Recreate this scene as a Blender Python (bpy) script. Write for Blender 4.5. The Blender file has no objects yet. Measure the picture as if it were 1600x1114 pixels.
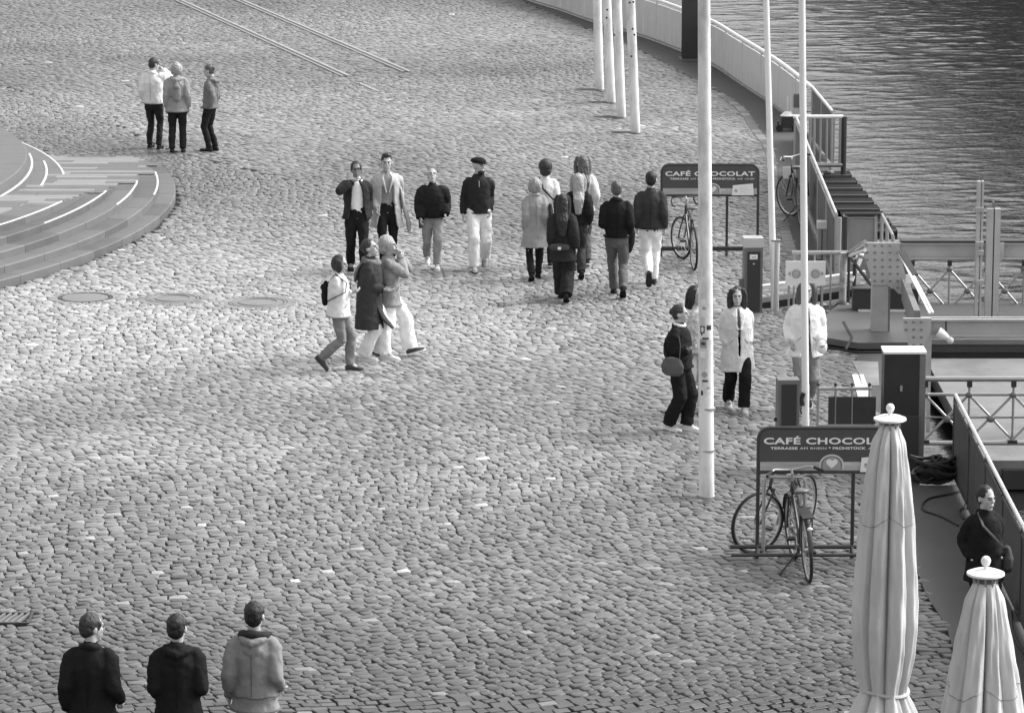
import bpy, bmesh, math, random
import numpy as np
from mathutils import Vector, Matrix
random.seed(7); rng = np.random.default_rng(7)
scene = bpy.context.scene
C = scene.collection
PI = math.pi
# ---------------------------------------------------------------- camera, sky, sun, exposure
CAM_H = 10.5; PITCH = math.radians(11.4); FPX = 6000.0
cam_d = bpy.data.cameras.new('camera'); cam = bpy.data.objects.new('camera', cam_d); C.objects.link(cam)
cam.location = (0, 0, CAM_H); cam.rotation_euler = (PI/2 - PITCH, 0, 0)
cam_d.sensor_width = 36; cam_d.lens = 36*FPX/1600; cam_d.clip_end = 2000; cam_d.clip_start = 1
scene.camera = cam
SUN_EL, SUN_AZ = math.radians(44), math.radians(72)      # azimuth from +Y towards +X
world = bpy.data.worlds.new('World'); scene.world = world; world.use_nodes = True
wn = world.node_tree.nodes; wl = world.node_tree.links
sky = wn.new('ShaderNodeTexSky'); sky.sky_type = 'NISHITA'; sky.sun_disc = False
sky.sun_elevation = SUN_EL; sky.sun_rotation = SUN_AZ; sky.air_density = 1.5; sky.dust_density = 4
bw = wn.new('ShaderNodeRGBToBW'); wl.new(sky.outputs[0], bw.inputs[0])   # black and white photograph
wl.new(bw.outputs[0], wn['Background'].inputs['Color']); wn['Background'].inputs['Strength'].default_value = 0.15
sd = bpy.data.lights.new('sun', 'SUN'); sd.energy = 1.35; sd.angle = math.radians(28); sd.color = (1, 1, 1)
sun = bpy.data.objects.new('sun', sd); C.objects.link(sun)
sdir = Vector((math.sin(SUN_AZ)*math.cos(SUN_EL), math.cos(SUN_AZ)*math.cos(SUN_EL), math.sin(SUN_EL)))
sun.rotation_euler = sdir.to_track_quat('Z', 'Y').to_euler(); sun.location = (20, 60, 40)
scene.view_settings.view_transform = 'Standard'; scene.view_settings.look = 'None'
scene.view_settings.exposure = 1.08; scene.view_settings.gamma = 1
scene.view_settings.use_curve_mapping = False

# ---------------------------------------------------------------- helpers
def ray(px, py):
    x = (px-800)/FPX; y = (557-py)/FPX
    return Vector((x, math.cos(PITCH)+y*math.sin(PITCH), -math.sin(PITCH)+y*math.cos(PITCH)))
def G(px, py, z=0.0):                       # where a line of sight meets the level z
    d = ray(px, py); t = (z-CAM_H)/d.z; return Vector((d.x*t, d.y*t, z))
def at(px, py, Y):                          # ... and where it meets the vertical plane y = Y
    d = ray(px, py); t = Y/d.y; return Vector((d.x*t, Y, CAM_H+d.z*t))
def toz(px, py, base):                      # height above `base` ground point of pixel row py
    return at(px, py, base.y).z
MATS = {}
def mat(name, v, rough=.8, metal=0., amp=.12, ns=3., bump=0., bs=30., spec=.5, attr=False, coords='Object', stretch=None, dirt=0., ds=1.5):
    if name in MATS: return MATS[name]
    m = bpy.data.materials.new(name); m.use_nodes = True; nt = m.node_tree; N = nt.nodes; L = nt.links
    b = N['Principled BSDF']; b.inputs['Roughness'].default_value = rough; b.inputs['Metallic'].default_value = metal
    b.inputs['Specular IOR Level'].default_value = spec
    tc = N.new('ShaderNodeTexCoord'); src = tc.outputs[coords]
    if coords == 'Object' and attr == 'world':
        g = N.new('ShaderNodeNewGeometry'); src = g.outputs['Position']
    if stretch:
        mp = N.new('ShaderNodeMapping'); mp.inputs['Scale'].default_value = stretch; L.new(src, mp.inputs[0]); src = mp.outputs[0]
    n = N.new('ShaderNodeTexNoise'); n.inputs['Scale'].default_value = ns; n.inputs['Detail'].default_value = 5; n.inputs['Roughness'].default_value = .6
    L.new(src, n.inputs['Vector'])
    mr = N.new('ShaderNodeMapRange'); mr.inputs[1].default_value = .25; mr.inputs[2].default_value = .75
    mr.inputs[3].default_value = v*(1-amp); mr.inputs[4].default_value = v*(1+amp); L.new(n.outputs[0], mr.inputs[0])
    out = mr.outputs[0]
    if dirt > 0:
        n2 = N.new('ShaderNodeTexNoise'); n2.inputs['Scale'].default_value = ds; n2.inputs['Detail'].default_value = 7; n2.inputs['Roughness'].default_value = .7
        L.new(src, n2.inputs['Vector'])
        m2 = N.new('ShaderNodeMapRange'); m2.inputs[1].default_value = .45; m2.inputs[2].default_value = .7
        m2.inputs[3].default_value = 1; m2.inputs[4].default_value = 1-dirt; L.new(n2.outputs[0], m2.inputs[0])
        mu = N.new('ShaderNodeMath'); mu.operation = 'MULTIPLY'; L.new(out, mu.inputs[0]); L.new(m2.outputs[0], mu.inputs[1]); out = mu.outputs[0]
    L.new(out, b.inputs['Base Color'])
    if bump > 0:
        n3 = N.new('ShaderNodeTexNoise'); n3.inputs['Scale'].default_value = bs; n3.inputs['Detail'].default_value = 4
        L.new(src, n3.inputs['Vector'])
        bp = N.new('ShaderNodeBump'); bp.inputs['Strength'].default_value = bump; bp.inputs['Distance'].default_value = .02
        L.new(n3.outputs[0], bp.inputs['Height']); L.new(bp.outputs[0], b.inputs['Normal'])
    MATS[name] = m; return m
class MB:
    def __init__(s): s.v = []; s.f = []
    def add(s, vs, fs):
        o = len(s.v); s.v += [tuple(v) for v in vs]; s.f += [tuple(i+o for i in f) for f in fs]; return s
    def box(s, lo, hi, M=None):
        x0,y0,z0 = lo; x1,y1,z1 = hi
        vs = [Vector(p) for p in ((x0,y0,z0),(x1,y0,z0),(x1,y1,z0),(x0,y1,z0),(x0,y0,z1),(x1,y0,z1),(x1,y1,z1),(x0,y1,z1))]
        if M is not None: vs = [M @ v for v in vs]
        return s.add(vs, [(3,2,1,0),(4,5,6,7),(0,1,5,4),(1,2,6,5),(2,3,7,6),(3,0,4,7)])
    def bar(s, a, b, w, h=None, up=(0,0,1)):          # rectangular bar from a to b
        a = Vector(a); b = Vector(b); h = h or w; t = (b-a).normalized(); u = Vector(up)
        if abs(t.dot(u)) > .98: u = Vector((0,1,0))
        sd_ = t.cross(u).normalized(); u = sd_.cross(t)
        vs = []
        for p in (a, b):
            for i, j in ((-1,-1),(1,-1),(1,1),(-1,1)): vs.append(p + sd_*(w/2*i) + u*(h/2*j))
        return s.add(vs, [(3,2,1,0),(4,5,6,7),(0,1,5,4),(1,2,6,5),(2,3,7,6),(3,0,4,7)])
    def tube(s, pts, rad, n=10, side=(1,0,0), r0=False, r1=False, closed=False):
        P = [Vector(p) for p in pts]
        R = [(r, r) if not isinstance(r, (tuple, list)) else tuple(r) for r in (rad if isinstance(rad, list) else [rad]*len(P))]
        if r0:
            t = (P[1]-P[0]).normalized(); m = min(R[0]); q = P[0]; c = R[0]
            P = [q-t*m*.95, q-t*m*.7]+P; R = [(c[0]*.3, c[1]*.3), (c[0]*.72, c[1]*.72)]+R
        if r1:
            t = (P[-1]-P[-2]).normalized(); m = min(R[-1]); q = P[-1]; c = R[-1]
            P = P+[q+t*m*.7, q+t*m*.95]; R = R+[(c[0]*.72, c[1]*.72), (c[0]*.3, c[1]*.3)]
        k = len(P); vs = []; ref = Vector(side); prev = None
        for i in range(k):
            if closed: t = (P[(i+1) % k]-P[i-1])
            else: t = P[min(i+1, k-1)]-P[max(i-1, 0)]
            t.normalize(); a = ref - t*ref.dot(t)
            if a.length < .15: a = (prev if prev else Vector((0,1,.3))); a = a - t*a.dot(t)
            a.normalize(); prev = a; b = t.cross(a)
            for j in range(n):
                th = 2*PI*j/n; vs.append(P[i] + a*(R[i][0]*math.cos(th)) + b*(R[i][1]*math.sin(th)))
        fs = []
        for i in range(k if closed else k-1):
            i2 = (i+1) % k
            for j in range(n):
                j2 = (j+1) % n; fs.append((i*n+j, i*n+j2, i2*n+j2, i2*n+j))
        if not closed: fs += [tuple(range(n-1, -1, -1)), tuple((k-1)*n+j for j in range(n))]
        return s.add(vs, fs)
    def ell(s, c, r, n=12, m=8, M=None):
        c = Vector(c); vs = []
        for i in range(m+1):
            ph = PI*i/m
            if i in (0, m): vs.append(Vector((0, 0, r[2]*math.cos(ph)))); continue
            for j in range(n):
                th = 2*PI*j/n; vs.append(Vector((r[0]*math.sin(ph)*math.cos(th), r[1]*math.sin(ph)*math.sin(th), r[2]*math.cos(ph))))
        fs = []
        for j in range(n): fs.append((0, 1+j, 1+(j+1) % n))
        for i in range(m-2):
            for j in range(n): a = 1+i*n; fs.append((a+j, a+n+j, a+n+(j+1) % n, a+(j+1) % n))
        a = 1+(m-2)*n; last = len(vs)-1
        for j in range(n): fs.append((a+j, last, a+(j+1) % n))
        if M is None: vs = [v+c for v in vs]
        else: vs = [M @ (v+c) for v in vs]
        return s.add(vs, fs)
    def lathe(s, prof, n=24, c=(0,0,0)):
        vs = []; c = Vector(c)
        for r, z in prof:
            for j in range(n):
                th = 2*PI*j/n; vs.append(c+Vector((r*math.cos(th), r*math.sin(th), z)))
        fs = []
        for i in range(len(prof)-1):
            for j in range(n): j2 = (j+1) % n; fs.append((i*n+j, i*n+j2, (i+1)*n+j2, (i+1)*n+j))
        fs += [tuple(range(n-1, -1, -1)), tuple((len(prof)-1)*n+j for j in range(n))]
        return s.add(vs, fs)
    def prism(s, poly, thick, M=None):                 # poly in x,z at y=0 .. thick
        k = len(poly); vs = [Vector((x, 0, z)) for x, z in poly]+[Vector((x, thick, z)) for x, z in poly]
        if M is not None: vs = [M @ v for v in vs]
        return s.add(vs, [tuple(range(k)), tuple(range(2*k-1, k-1, -1))]+[((i+1) % k, i, i+k, (i+1) % k+k) for i in range(k)])
    def slab(s, poly, z0, z1):                         # poly in x,y
        k = len(poly); vs = [Vector((p[0], p[1], z1)) for p in poly]+[Vector((p[0], p[1], z0)) for p in poly]
        return s.add(vs, [tuple(range(k)), tuple(range(2*k-1, k-1, -1))]+[((i+1) % k, i, i+k, (i+1) % k+k) for i in range(k)])
    def mesh(s, name, smooth=False):
        me = bpy.data.meshes.new(name); me.from_pydata(s.v, [], s.f)
        bm = bmesh.new(); bm.from_mesh(me); bmesh.ops.recalc_face_normals(bm, faces=bm.faces); bm.to_mesh(me); bm.free()
        if smooth:
            me.polygons.foreach_set('use_smooth', [True]*len(me.polygons))
            if smooth != 'all':
                try: me.set_sharp_from_angle(angle=math.radians(40))
                except Exception: pass
        return me
    def build(s, name, m, parent=None, smooth=True, loc=None):
        o = bpy.data.objects.new(name, s.mesh(name, smooth)); o.data.materials.append(m); C.objects.link(o)
        if parent: o.parent = parent
        if loc is not None: o.location = loc
        return o
def thing(name, label, cat, loc=(0,0,0), rz=0, group=None, kind=None):
    o = bpy.data.objects.new(name, None); C.objects.link(o); o.location = loc; o.rotation_euler = (0,0,rz); o.empty_display_size = .2
    return tag(o, label, cat, group, kind)
def tag(o, label=None, cat=None, group=None, kind=None):
    if label: o['label'] = label
    if cat: o['category'] = cat
    if group: o['group'] = group
    if kind: o['kind'] = kind
    return o
def part(mb, name, m, parent, smooth=True, label=None, kind=None):
    o = mb.build(name, m, parent, smooth)
    if label: o['label'] = label
    if kind: o['kind'] = kind
    return o
def one(mb, name, m, label, cat, group=None, smooth=True, origin=None):   # a thing that is one mesh; local origin at `origin`
    if origin is not None:
        og = Vector(origin); mb.v = [tuple(Vector(v)-og) for v in mb.v]
    o = mb.build(name, m, None, smooth)
    if origin is not None: o.location = origin
    return tag(o, label, cat, group)
def text_part(txt, w, h, m, parent, x, y, z, bold=.02, name='lettering', align='L', rotz=0.):
    cu = bpy.data.curves.new(name, 'FONT'); cu.body = txt; cu.size = 1; cu.offset = bold; cu.extrude = .003; cu.resolution_u = 3
    cu.space_character = 1.06
    t = bpy.data.objects.new(name, cu); C.objects.link(t); bpy.context.view_layer.update()
    me = bpy.data.meshes.new_from_object(t); bpy.data.objects.remove(t)
    co = np.array([v.co[:] for v in me.vertices]); lo, hi = co.min(0), co.max(0)
    for v in me.vertices:
        X = (v.co.x-lo[0])/(hi[0]-lo[0])*w; Z = (v.co.y)*h; Y = -(v.co.z)*.8
        v.co = (X, Y, Z)
    bm = bmesh.new(); bm.from_mesh(me); bmesh.ops.recalc_face_normals(bm, faces=bm.faces); bm.to_mesh(me); bm.free()
    me.materials.clear(); me.materials.append(m)
    o = bpy.data.objects.new(name, me); C.objects.link(o); o.parent = parent; o.location = (x, y, z); return o
# ---------------------------------------------------------------- materials
def stone_mat():
    m = bpy.data.materials.new('worn_granite_sett'); m.use_nodes = True; nt = m.node_tree; N = nt.nodes; L = nt.links
    b = N['Principled BSDF']; b.inputs['Specular IOR Level'].default_value = .5
    a = N.new('ShaderNodeAttribute'); a.attribute_name = 'tone'
    g = N.new('ShaderNodeNewGeometry')
    n = N.new('ShaderNodeTexNoise'); n.inputs['Scale'].default_value = 22; n.inputs['Detail'].default_value = 5; n.inputs['Roughness'].default_value = .7
    L.new(g.outputs['Position'], n.inputs['Vector'])
    mr = N.new('ShaderNodeMapRange'); mr.inputs[1].default_value = .3; mr.inputs[2].default_value = .7; mr.inputs[3].default_value = .78; mr.inputs[4].default_value = 1.2
    L.new(n.outputs[0], mr.inputs[0])
    mu = N.new('ShaderNodeMath'); mu.operation = 'MULTIPLY'; L.new(a.outputs['Fac'], mu.inputs[0]); L.new(mr.outputs[0], mu.inputs[1])
    L.new(mu.outputs[0], b.inputs['Base Color'])
    r = N.new('ShaderNodeMapRange'); r.inputs[1].default_value = .3; r.inputs[2].default_value = .7; r.inputs[3].default_value = .36; r.inputs[4].default_value = .56
    L.new(n.outputs[0], r.inputs[0]); L.new(r.outputs[0], b.inputs['Roughness'])
    n2 = N.new('ShaderNodeTexNoise'); n2.inputs['Scale'].default_value = 60; L.new(g.outputs['Position'], n2.inputs['Vector'])
    bp = N.new('ShaderNodeBump'); bp.inputs['Strength'].default_value = .35; bp.inputs['Distance'].default_value = .01
    L.new(n2.outputs[0], bp.inputs['Height']); L.new(bp.outputs[0], b.inputs['Normal']); return m
M_SETT = stone_mat()
M_JOINT = mat('joint_grit', .022, .95, amp=.3, ns=8, attr='world')
M_ASPH = mat('old_asphalt', .072, .7, amp=.25, ns=1.2, bump=.5, bs=60, attr='world', dirt=.3, ds=.6)
M_CONC = mat('pale_concrete', .26, .8, amp=.15, ns=2, bump=.3, bs=30, attr='world', dirt=.25)
M_GRAN = mat('step_granite', .13, .6, amp=.15, ns=6, bump=.2, bs=50, dirt=.2, ds=3, attr='world')
M_GRANL = mat('light_floor_slab', .235, .6, amp=.12, ns=6, bump=.2, bs=50, dirt=.15, ds=3, attr='world')
M_GRAND = mat('grey_floor_slab', .135, .6, amp=.12, ns=6, bump=.2, bs=50, dirt=.15, ds=3, attr='world')
M_NOSE = mat('nosing_highlight', .62, .5, amp=.08)  # white for the light caught along the step nosings
M_WHITE = mat('white_paint', .85, .4, amp=.06, ns=4, dirt=.12, ds=4)
M_POLE = mat('grubby_white_pole', .80, .5, amp=.1, ns=6, dirt=.45, ds=4, stretch=(1,1,.35))
M_STEEL = mat('galvanised_steel', .42, .4, .5, amp=.15, ns=5, dirt=.25, ds=5)
M_LSTEEL = mat('light_grey_painted_steel', .44, .55, amp=.06, ns=2, bump=.1, bs=20, dirt=.2, ds=2.2)
M_PARA = mat('pale_parapet_sheet', .62, .5, amp=.08, ns=3, dirt=.22, ds=3, stretch=(1,1,.4))
M_DARK = mat('dark_painted_steel', .035, .45, amp=.2, ns=4)
M_DKPAN = mat('dark_mesh_panel', .11, .6, amp=.25, ns=3, dirt=.3, ds=4)
M_MIDG = mat('mid_grey_metal', .17, .5, amp=.15, ns=4)
M_BLACK = mat('black_rubber', .015, .6, amp=.2)
M_WATER = None
def water_mat():
    m = bpy.data.materials.new('river_water'); m.use_nodes = True; nt = m.node_tree; N = nt.nodes; L = nt.links
    b = N['Principled BSDF']; b.inputs['Base Color'].default_value = (.018,.018,.018,1); b.inputs['Roughness'].default_value = .05; b.inputs['IOR'].default_value = 1.33
    g = N.new('ShaderNodeNewGeometry')
    prev = None
    for sc, st, dist in (((7,11,1), 1, .0012),):
        mp = N.new('ShaderNodeMapping'); mp.inputs['Scale'].default_value = sc; mp.inputs['Rotation'].default_value = (0,0,.15); L.new(g.outputs['Position'], mp.inputs[0])
        n = N.new('ShaderNodeTexNoise'); n.inputs['Scale'].default_value = 1; n.inputs['Detail'].default_value = 3; n.inputs['Distortion'].default_value = .6; L.new(mp.outputs[0], n.inputs['Vector'])
        bp = N.new('ShaderNodeBump'); bp.inputs['Strength'].default_value = st; bp.inputs['Distance'].default_value = dist*4
        L.new(n.outputs[0], bp.inputs['Height'])
        if prev: L.new(prev.outputs[0], bp.inputs['Normal'])
        prev = bp
    L.new(prev.outputs[0], b.inputs['Normal']); return m
# ---------------------------------------------------------------- quay outline
WATER_Z = -.42
R_INNER = (G(97,263,.26)-Vector((-21.5,64.9,0))).xy.length
para = [(700,-48),(760,-22),(830,3),(875,17),(920,33),(1000,57),(1062,80),(1115,104),(1150,127),(1200,160),(1235,187),(1268,217)]
para_w = [G(*p) for p in para]
def smooth_path(P, k=6):
    out = []
    for i in range(len(P)-1):
        p0 = P[max(i-1,0)]; p1 = P[i]; p2 = P[i+1]; p3 = P[min(i+2,len(P)-1)]
        for j in range(k):
            t = j/k; out.append(.5*((2*p1)+(-p0+p2)*t+(2*p0-5*p1+4*p2-p3)*t*t+(-p0+3*p1-3*p2+p3)*t**3))
    return out+[P[-1]]
pw = smooth_path(para_w, 6)
far_ext = [Vector((-60, 150, 0)), Vector((-30, 135, 0)), Vector((-12, 120, 0))]
edge_far = [p + Vector((.12,.12,0)) for p in pw]
FA, FB = G(1243,274), G(1305,440)                       # fence beside the water stairs
near_a, near_b = G(1490,745), G(1600,981)
ndir = (near_b-near_a).normalized()
near_c = near_a + ndir*13
quay_poly = [Vector((-60,-5,0)), near_c+Vector((.25,0,0)), near_a+Vector((.25,0,0)), G(1490,760), G(1436,760), G(1436,560), G(1440,545), G(1440,475), G(1400,475), G(1378,441),
             FB+Vector((.12,0,0)), FA+Vector((.12,0,0)), G(1297,268), G(1299,258)]
quay_poly += [p for p in reversed(edge_far)] + list(reversed(far_ext)) + [Vector((-200,160,0)), Vector((-200,-5,0))]
quay_poly = [v for v in quay_poly]
def poly_mesh(name, poly, z, m, thick=None):
    bm = bmesh.new(); vs = [bm.verts.new((p[0], p[1], z)) for p in poly]; f = bm.faces.new(vs)
    if f.normal.z < 0: f.normal_flip()
    bm.normal_update()
    if f.normal.z < 0: bmesh.ops.reverse_faces(bm, faces=[f])
    if thick:
        r = bmesh.ops.extrude_face_region(bm, geom=[f]); 
        for e in r['geom']:
            if isinstance(e, bmesh.types.BMVert): e.co.z = z-thick
    bmesh.ops.triangulate(bm, faces=bm.faces); bmesh.ops.recalc_face_normals(bm, faces=bm.faces)
    me = bpy.data.meshes.new(name); bm.to_mesh(me); bm.free(); me.materials.append(m)
    o = bpy.data.objects.new(name, me); C.objects.link(o); return o
ground = tag(poly_mesh('ground', quay_poly, -.03, M_JOINT, 5.0), kind='structure')
asph_left = [(760,-34),(830,8),(880,30),(935,52),(1000,78),(1050,105),(1095,128),(1130,147),(1165,172),(1186,203),(1208,233),(1213,265),(1218,316),(1228,341),(1243,389),(1262,425),(1286,470),(1290,505),(1300,540),(1336,556),(1352,600),(1368,660),(1372,740),(1398,810),(1430,883),(1447,929),(1478,975),(1520,1114),(1560,1400)]
asl = [G(*p) for p in asph_left]
asph_right = [near_c+Vector((.2,0,0)), near_a+Vector((.2,0,0)), G(1490,758), G(1437,758), G(1437,562), G(1439,546), G(1439,476), G(1399,476), FB+Vector((.08,0,0)), FA+Vector((.08,0,0)), G(1296,266)] + [p for p in reversed([q+Vector((.06,.06,0)) for q in pw[6:]])]
path = tag(poly_mesh('asphalt_path', asl+asph_right, 0.0, M_ASPH, .025), kind='structure')
def inside(poly, x, y):
    c = np.zeros(len(x), bool); k = len(poly)
    for i in range(k):
        a = poly[i]; b = poly[(i+1) % k]
        cond = ((a[1] > y) != (b[1] > y)) & (x < (b[0]-a[0])*(y-a[1])/((b[1]-a[1]) or 1e-9)+a[0])
        c ^= cond
    return c
def vnoise(x, y, s, seed):
    r = np.random.default_rng(seed); T = r.random((64,64)); X = x/s+100; Y = y/s+100
    xi = np.floor(X).astype(int); yi = np.floor(Y).astype(int); fx = X-xi; fy = Y-yi; fx = fx*fx*(3-2*fx); fy = fy*fy*(3-2*fy)
    a = T[xi%64, yi%64]; b = T[(xi+1)%64, yi%64]; c = T[xi%64, (yi+1)%64]; d = T[(xi+1)%64, (yi+1)%64]
    return (a*(1-fx)+b*fx)*(1-fy)+(c*(1-fx)+d*fx)*fy
# water, river bed, unseen far bank shaped to darken the reflection
wm = MB().add([(-60,-40,WATER_Z-.06),(700,-40,WATER_Z-.06),(700,700,WATER_Z-.06),(-60,700,WATER_Z-.06)], [(0,1,2,3)])
gx = np.arange(5.0, 21.0, .07); gy = np.arange(38.0, 112.0, .075); XX, YY = np.meshgrid(gx, gy); ZZ = np.zeros_like(XX)
wr = np.random.default_rng(5)
for s_, a_, e_ in ((1.7,.008,1.5),(.72,.0125,1.8),(.36,.0135,1.9),(.22,.004,1.5)): ZZ += a_*((vnoise(XX*math.cos(.2)+YY*math.sin(.2), (YY*math.cos(.2)-XX*math.sin(.2))*e_, s_, int(s_*100)))**4-.2)
calm = .30+1.25*vnoise(XX, YY*.6, 5.0, 77)**1.3; ZZ = WATER_Z + ZZ*calm
q = len(wm.v); ny, nx = XX.shape; ii = np.arange(ny*nx).reshape(ny, nx)+q
wm.v += list(zip(XX.ravel().tolist(), YY.ravel().tolist(), ZZ.ravel().tolist()))
wm.f += [tuple(r) for r in np.stack([ii[:-1,:-1], ii[:-1,1:], ii[1:,1:], ii[1:,:-1]], -1).reshape(-1,4).tolist()]
tag(wm.build('water', water_mat(), None, 'all'), kind='structure')
bk = MB(); pts = []
for i in range(70):
    x = -80+i*12; h = (16 if x < 18 else min(52, 17+1.5*(x-20)))+2*math.sin(i*1.7)+random.uniform(0,2); pts.append((x, h))  # unseen bank, raised to the right to darken the river there
vs = []; fs = []
for i, (x, h) in enumerate(pts): vs += [(x, 300-x*.18, WATER_Z-.5), (x, 304-x*.18, WATER_Z+2), (x, 312-x*.18, h), (x, 345-x*.18, WATER_Z)]
for i in range(len(pts)-1):
    for j in range(3): a = i*4+j; fs.append((a, a+4, a+5, a+1))
bk.add(vs, fs); tag(bk.build('unseen_far_bank', mat('unseen_bank', .04, .9, amp=.4, ns=.3), None), kind='structure')

# ---------------------------------------------------------------- cobbles
CC = Vector((-21.5, 64.9, 0))
manholes = [(133,465,.40,'plain'), (270,467,.40,'ringed'), (403,473,.43,'ringed')]
mh_w = [(G(a,b), r, k) for a, b, r, k in manholes]
seam = [G(*p) for p in ((-60,118),(0,135),(60,150),(110,172),(165,185),(230,222),(300,245),(400,268),(500,292),(600,318),(740,352),(900,352),(1010,345),(1100,330),(1200,300))]
seamx = np.array([p.x for p in seam]); seamy = np.array([p.y for p in seam])
DRAIN = G(10,966)
def stones(region):
    pu, pv = (.152, .130) if region == 0 else (.165, .14)
    rot = math.radians(20 if region == 0 else 33)
    cr, sr = math.cos(rot), math.sin(rot)
    Y0, Y1 = (20, 92) if region == 0 else (34, 116)
    nv = int((Y1-Y0+14)/pv); cor = []
    U = []; V = []; HU = []; HV = []
    for j in range(nv):
        v = Y0-7+j*pv; x = -22+rng.uniform(0, pu)
        w = rng.normal(1, .22, 480).clip(.6, 1.6)*pu; e = np.cumsum(w)-36+rng.uniform(0, .2)
        c = e-w/2; U.append(c); V.append(np.full(len(c), v)); HU.append(w/2); HV.append(np.full(len(c), pv/2))
    U = np.concatenate(U); V = np.concatenate(V); HU = np.concatenate(HU); HV = np.concatenate(HV)
    def warp(u, v):
        y0 = v-60
        uu = u + .22*np.sin(v*.55+.4) + .25*(vnoise(u, v, 3.1, 3)-.5)
        vv = v + .13*np.sin(u*.95+.5*np.sin(v*.21)) + .34*(vnoise(u, v, 4.3, 4)-.5) + .09*(vnoise(u, v, 1.1, 9)-.5)
        return uu*cr-(vv-60)*sr, 60+uu*sr+(vv-60)*cr
    x, y = warp(U, V)
    hw = y*.1333+1.6
    keep = (np.abs(x) < hw) & (y > 31.0) & (y < 104)
    ys = np.interp(x, seamx, seamy)
    keep &= (y < ys-.035) if region == 0 else (y >= ys+.035)
    keep &= ~inside(asl+asph_right, x, y) & inside(quay_poly, x, y)
    d = np.hypot(x-CC.x, y-CC.y); keep &= ~((d < R_STEP[0]+.05) & (y < 71.05)); keep &= ~(d < R_INNER+.05)
    keep &= ~((np.abs(x-DRAIN.x) < .27) & (np.abs(y-DRAIN.y) < .24))
    for p, r, k in mh_w: keep &= np.hypot(x-p.x, y-p.y) > r+.05
    U, V, HU, HV = U[keep], V[keep], HU[keep], HV[keep]
    n = len(U); gap = .0078
    ou = np.array([-1,1,1,-1]); ov = np.array([-1,-1,1,1])
    ju = rng.normal(0, .009, (n,4)); jv = rng.normal(0, .0075, (n,4))
    def corners(ins):
        cu = U[:,None]+ou*(HU[:,None]-ins)+ju; cv = V[:,None]+ov*(HV[:,None]-ins)+jv
        return warp(cu, cv)
    h = rng.normal(0, .0032, n); tx = rng.normal(0, .022, n); ty = rng.normal(0, .022, n)
    xc, yc = warp(U, V)
    return corners, h, tx, ty, xc, yc, n, gap
def tone_at(x, y, n, region):
    big = vnoise(x, y, 7., 21); mid = vnoise(x, y, 2.2, 22)
    base = .195 if region == 0 else .19
    # sunlit middle band, darker foreground and far end painted into the stone tone
    sun_band = np.exp(-(((x+5)/6.5)**2+((y-53)/9.)**2))
    base = base + .15*sun_band - .12*np.exp(-((y-34)/10.)**2) + (.04*np.exp(-((y-75)/5.)**2) if region else 0) - (.04*np.clip((y-85)/12,0,1) if region else 0)
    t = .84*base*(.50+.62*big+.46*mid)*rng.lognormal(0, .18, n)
    pale = rng.random(n) < np.where(y < 44, .014, .003); t = np.where(pale, np.minimum(.62, t*rng.uniform(1.5, 2.7, n)), t)
    dk = rng.random(n) < .03; t = np.where(dk, t*.6, t)
    for (qx, qy, rr, f) in stain_and_shade: t = t*(1-f*np.exp(-(((x-qx)/rr)**2+((y-qy)/(rr*1.6))**2)))
    return t.clip(.05, .75)
stain_and_shade = []  # damp stains, plus shade painted under feet, bicycles and posts
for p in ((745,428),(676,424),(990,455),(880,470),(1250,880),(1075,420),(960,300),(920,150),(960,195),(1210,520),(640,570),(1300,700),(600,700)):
    q = G(*p); stain_and_shade.append((q.x, q.y, .7, .22))
def build_cobbles():
    singles = []
    for region in (0, 1):
        corners, h, tx, ty, xc, yc, n, gap = stones(region)
        A = corners(gap+.008); B = corners(gap); 
        def lay(cr_, dz, dome=1):
            X, Y = cr_; Z = h[:,None]+(X-xc[:,None])*tx[:,None]+(Y-yc[:,None])*ty[:,None]+dz
            return np.stack([X, Y, Z], -1)
        a = lay(A, 0); b = lay(B, -.0045); c = lay(B, -.04)
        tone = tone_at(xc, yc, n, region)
        V = np.concatenate([a, b, c], 1)                     # n,12,3
        F = [(0,1,2,3)]
        for i in range(4): j = (i+1) % 4; F += [(4+i,4+j,j,i), (8+i,8+j,4+j,4+i)]
        F = np.array(F)
        single = np.zeros(n, bool)
        if region == 0:
            vis = (np.abs(xc) < yc*.1333+.02) & (yc > 34.95)
            for b_ in ((-1.2,1), ): pass
            idx = np.where(vis)[0]; idx = idx[np.argsort(yc[idx])][:300]; single[idx] = True
            singles = [(V[i], tone[i], xc[i], yc[i]) for i in idx]
        V2 = V[~single]; t2 = tone[~single]; m = len(V2)
        faces = (F[None]+12*np.arange(m)[:,None,None]).reshape(-1,4)
        me = bpy.data.meshes.new('cobblestones'); me.vertices.add(m*12); me.vertices.foreach_set('co', V2.reshape(-1))
        me.loops.add(faces.size); me.loops.foreach_set('vertex_index', faces.reshape(-1).astype(np.int32))
        me.polygons.add(len(faces)); me.polygons.foreach_set('loop_start', np.arange(0, faces.size, 4, dtype=np.int32))
        me.update(calc_edges=True)
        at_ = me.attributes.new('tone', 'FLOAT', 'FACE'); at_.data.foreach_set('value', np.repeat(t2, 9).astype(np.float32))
        me.materials.append(M_SETT)
        o = bpy.data.objects.new('cobblestones', me); C.objects.link(o); o.parent = ground; o['kind'] = 'stuff'
    # the nearest setts, one object each
    for i, (v, t, x, y) in enumerate(singles):
        me = bpy.data.meshes.new('cobblestone'); me.from_pydata([tuple(q) for q in (v-np.array([x, y, 0]))], [], [tuple(f) for f in F.tolist()])
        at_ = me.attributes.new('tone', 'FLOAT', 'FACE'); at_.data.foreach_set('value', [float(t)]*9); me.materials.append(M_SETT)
        o = bpy.data.objects.new('cobblestone', me); C.objects.link(o); o.parent = ground
        o.location = (x, y, 0)
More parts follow.
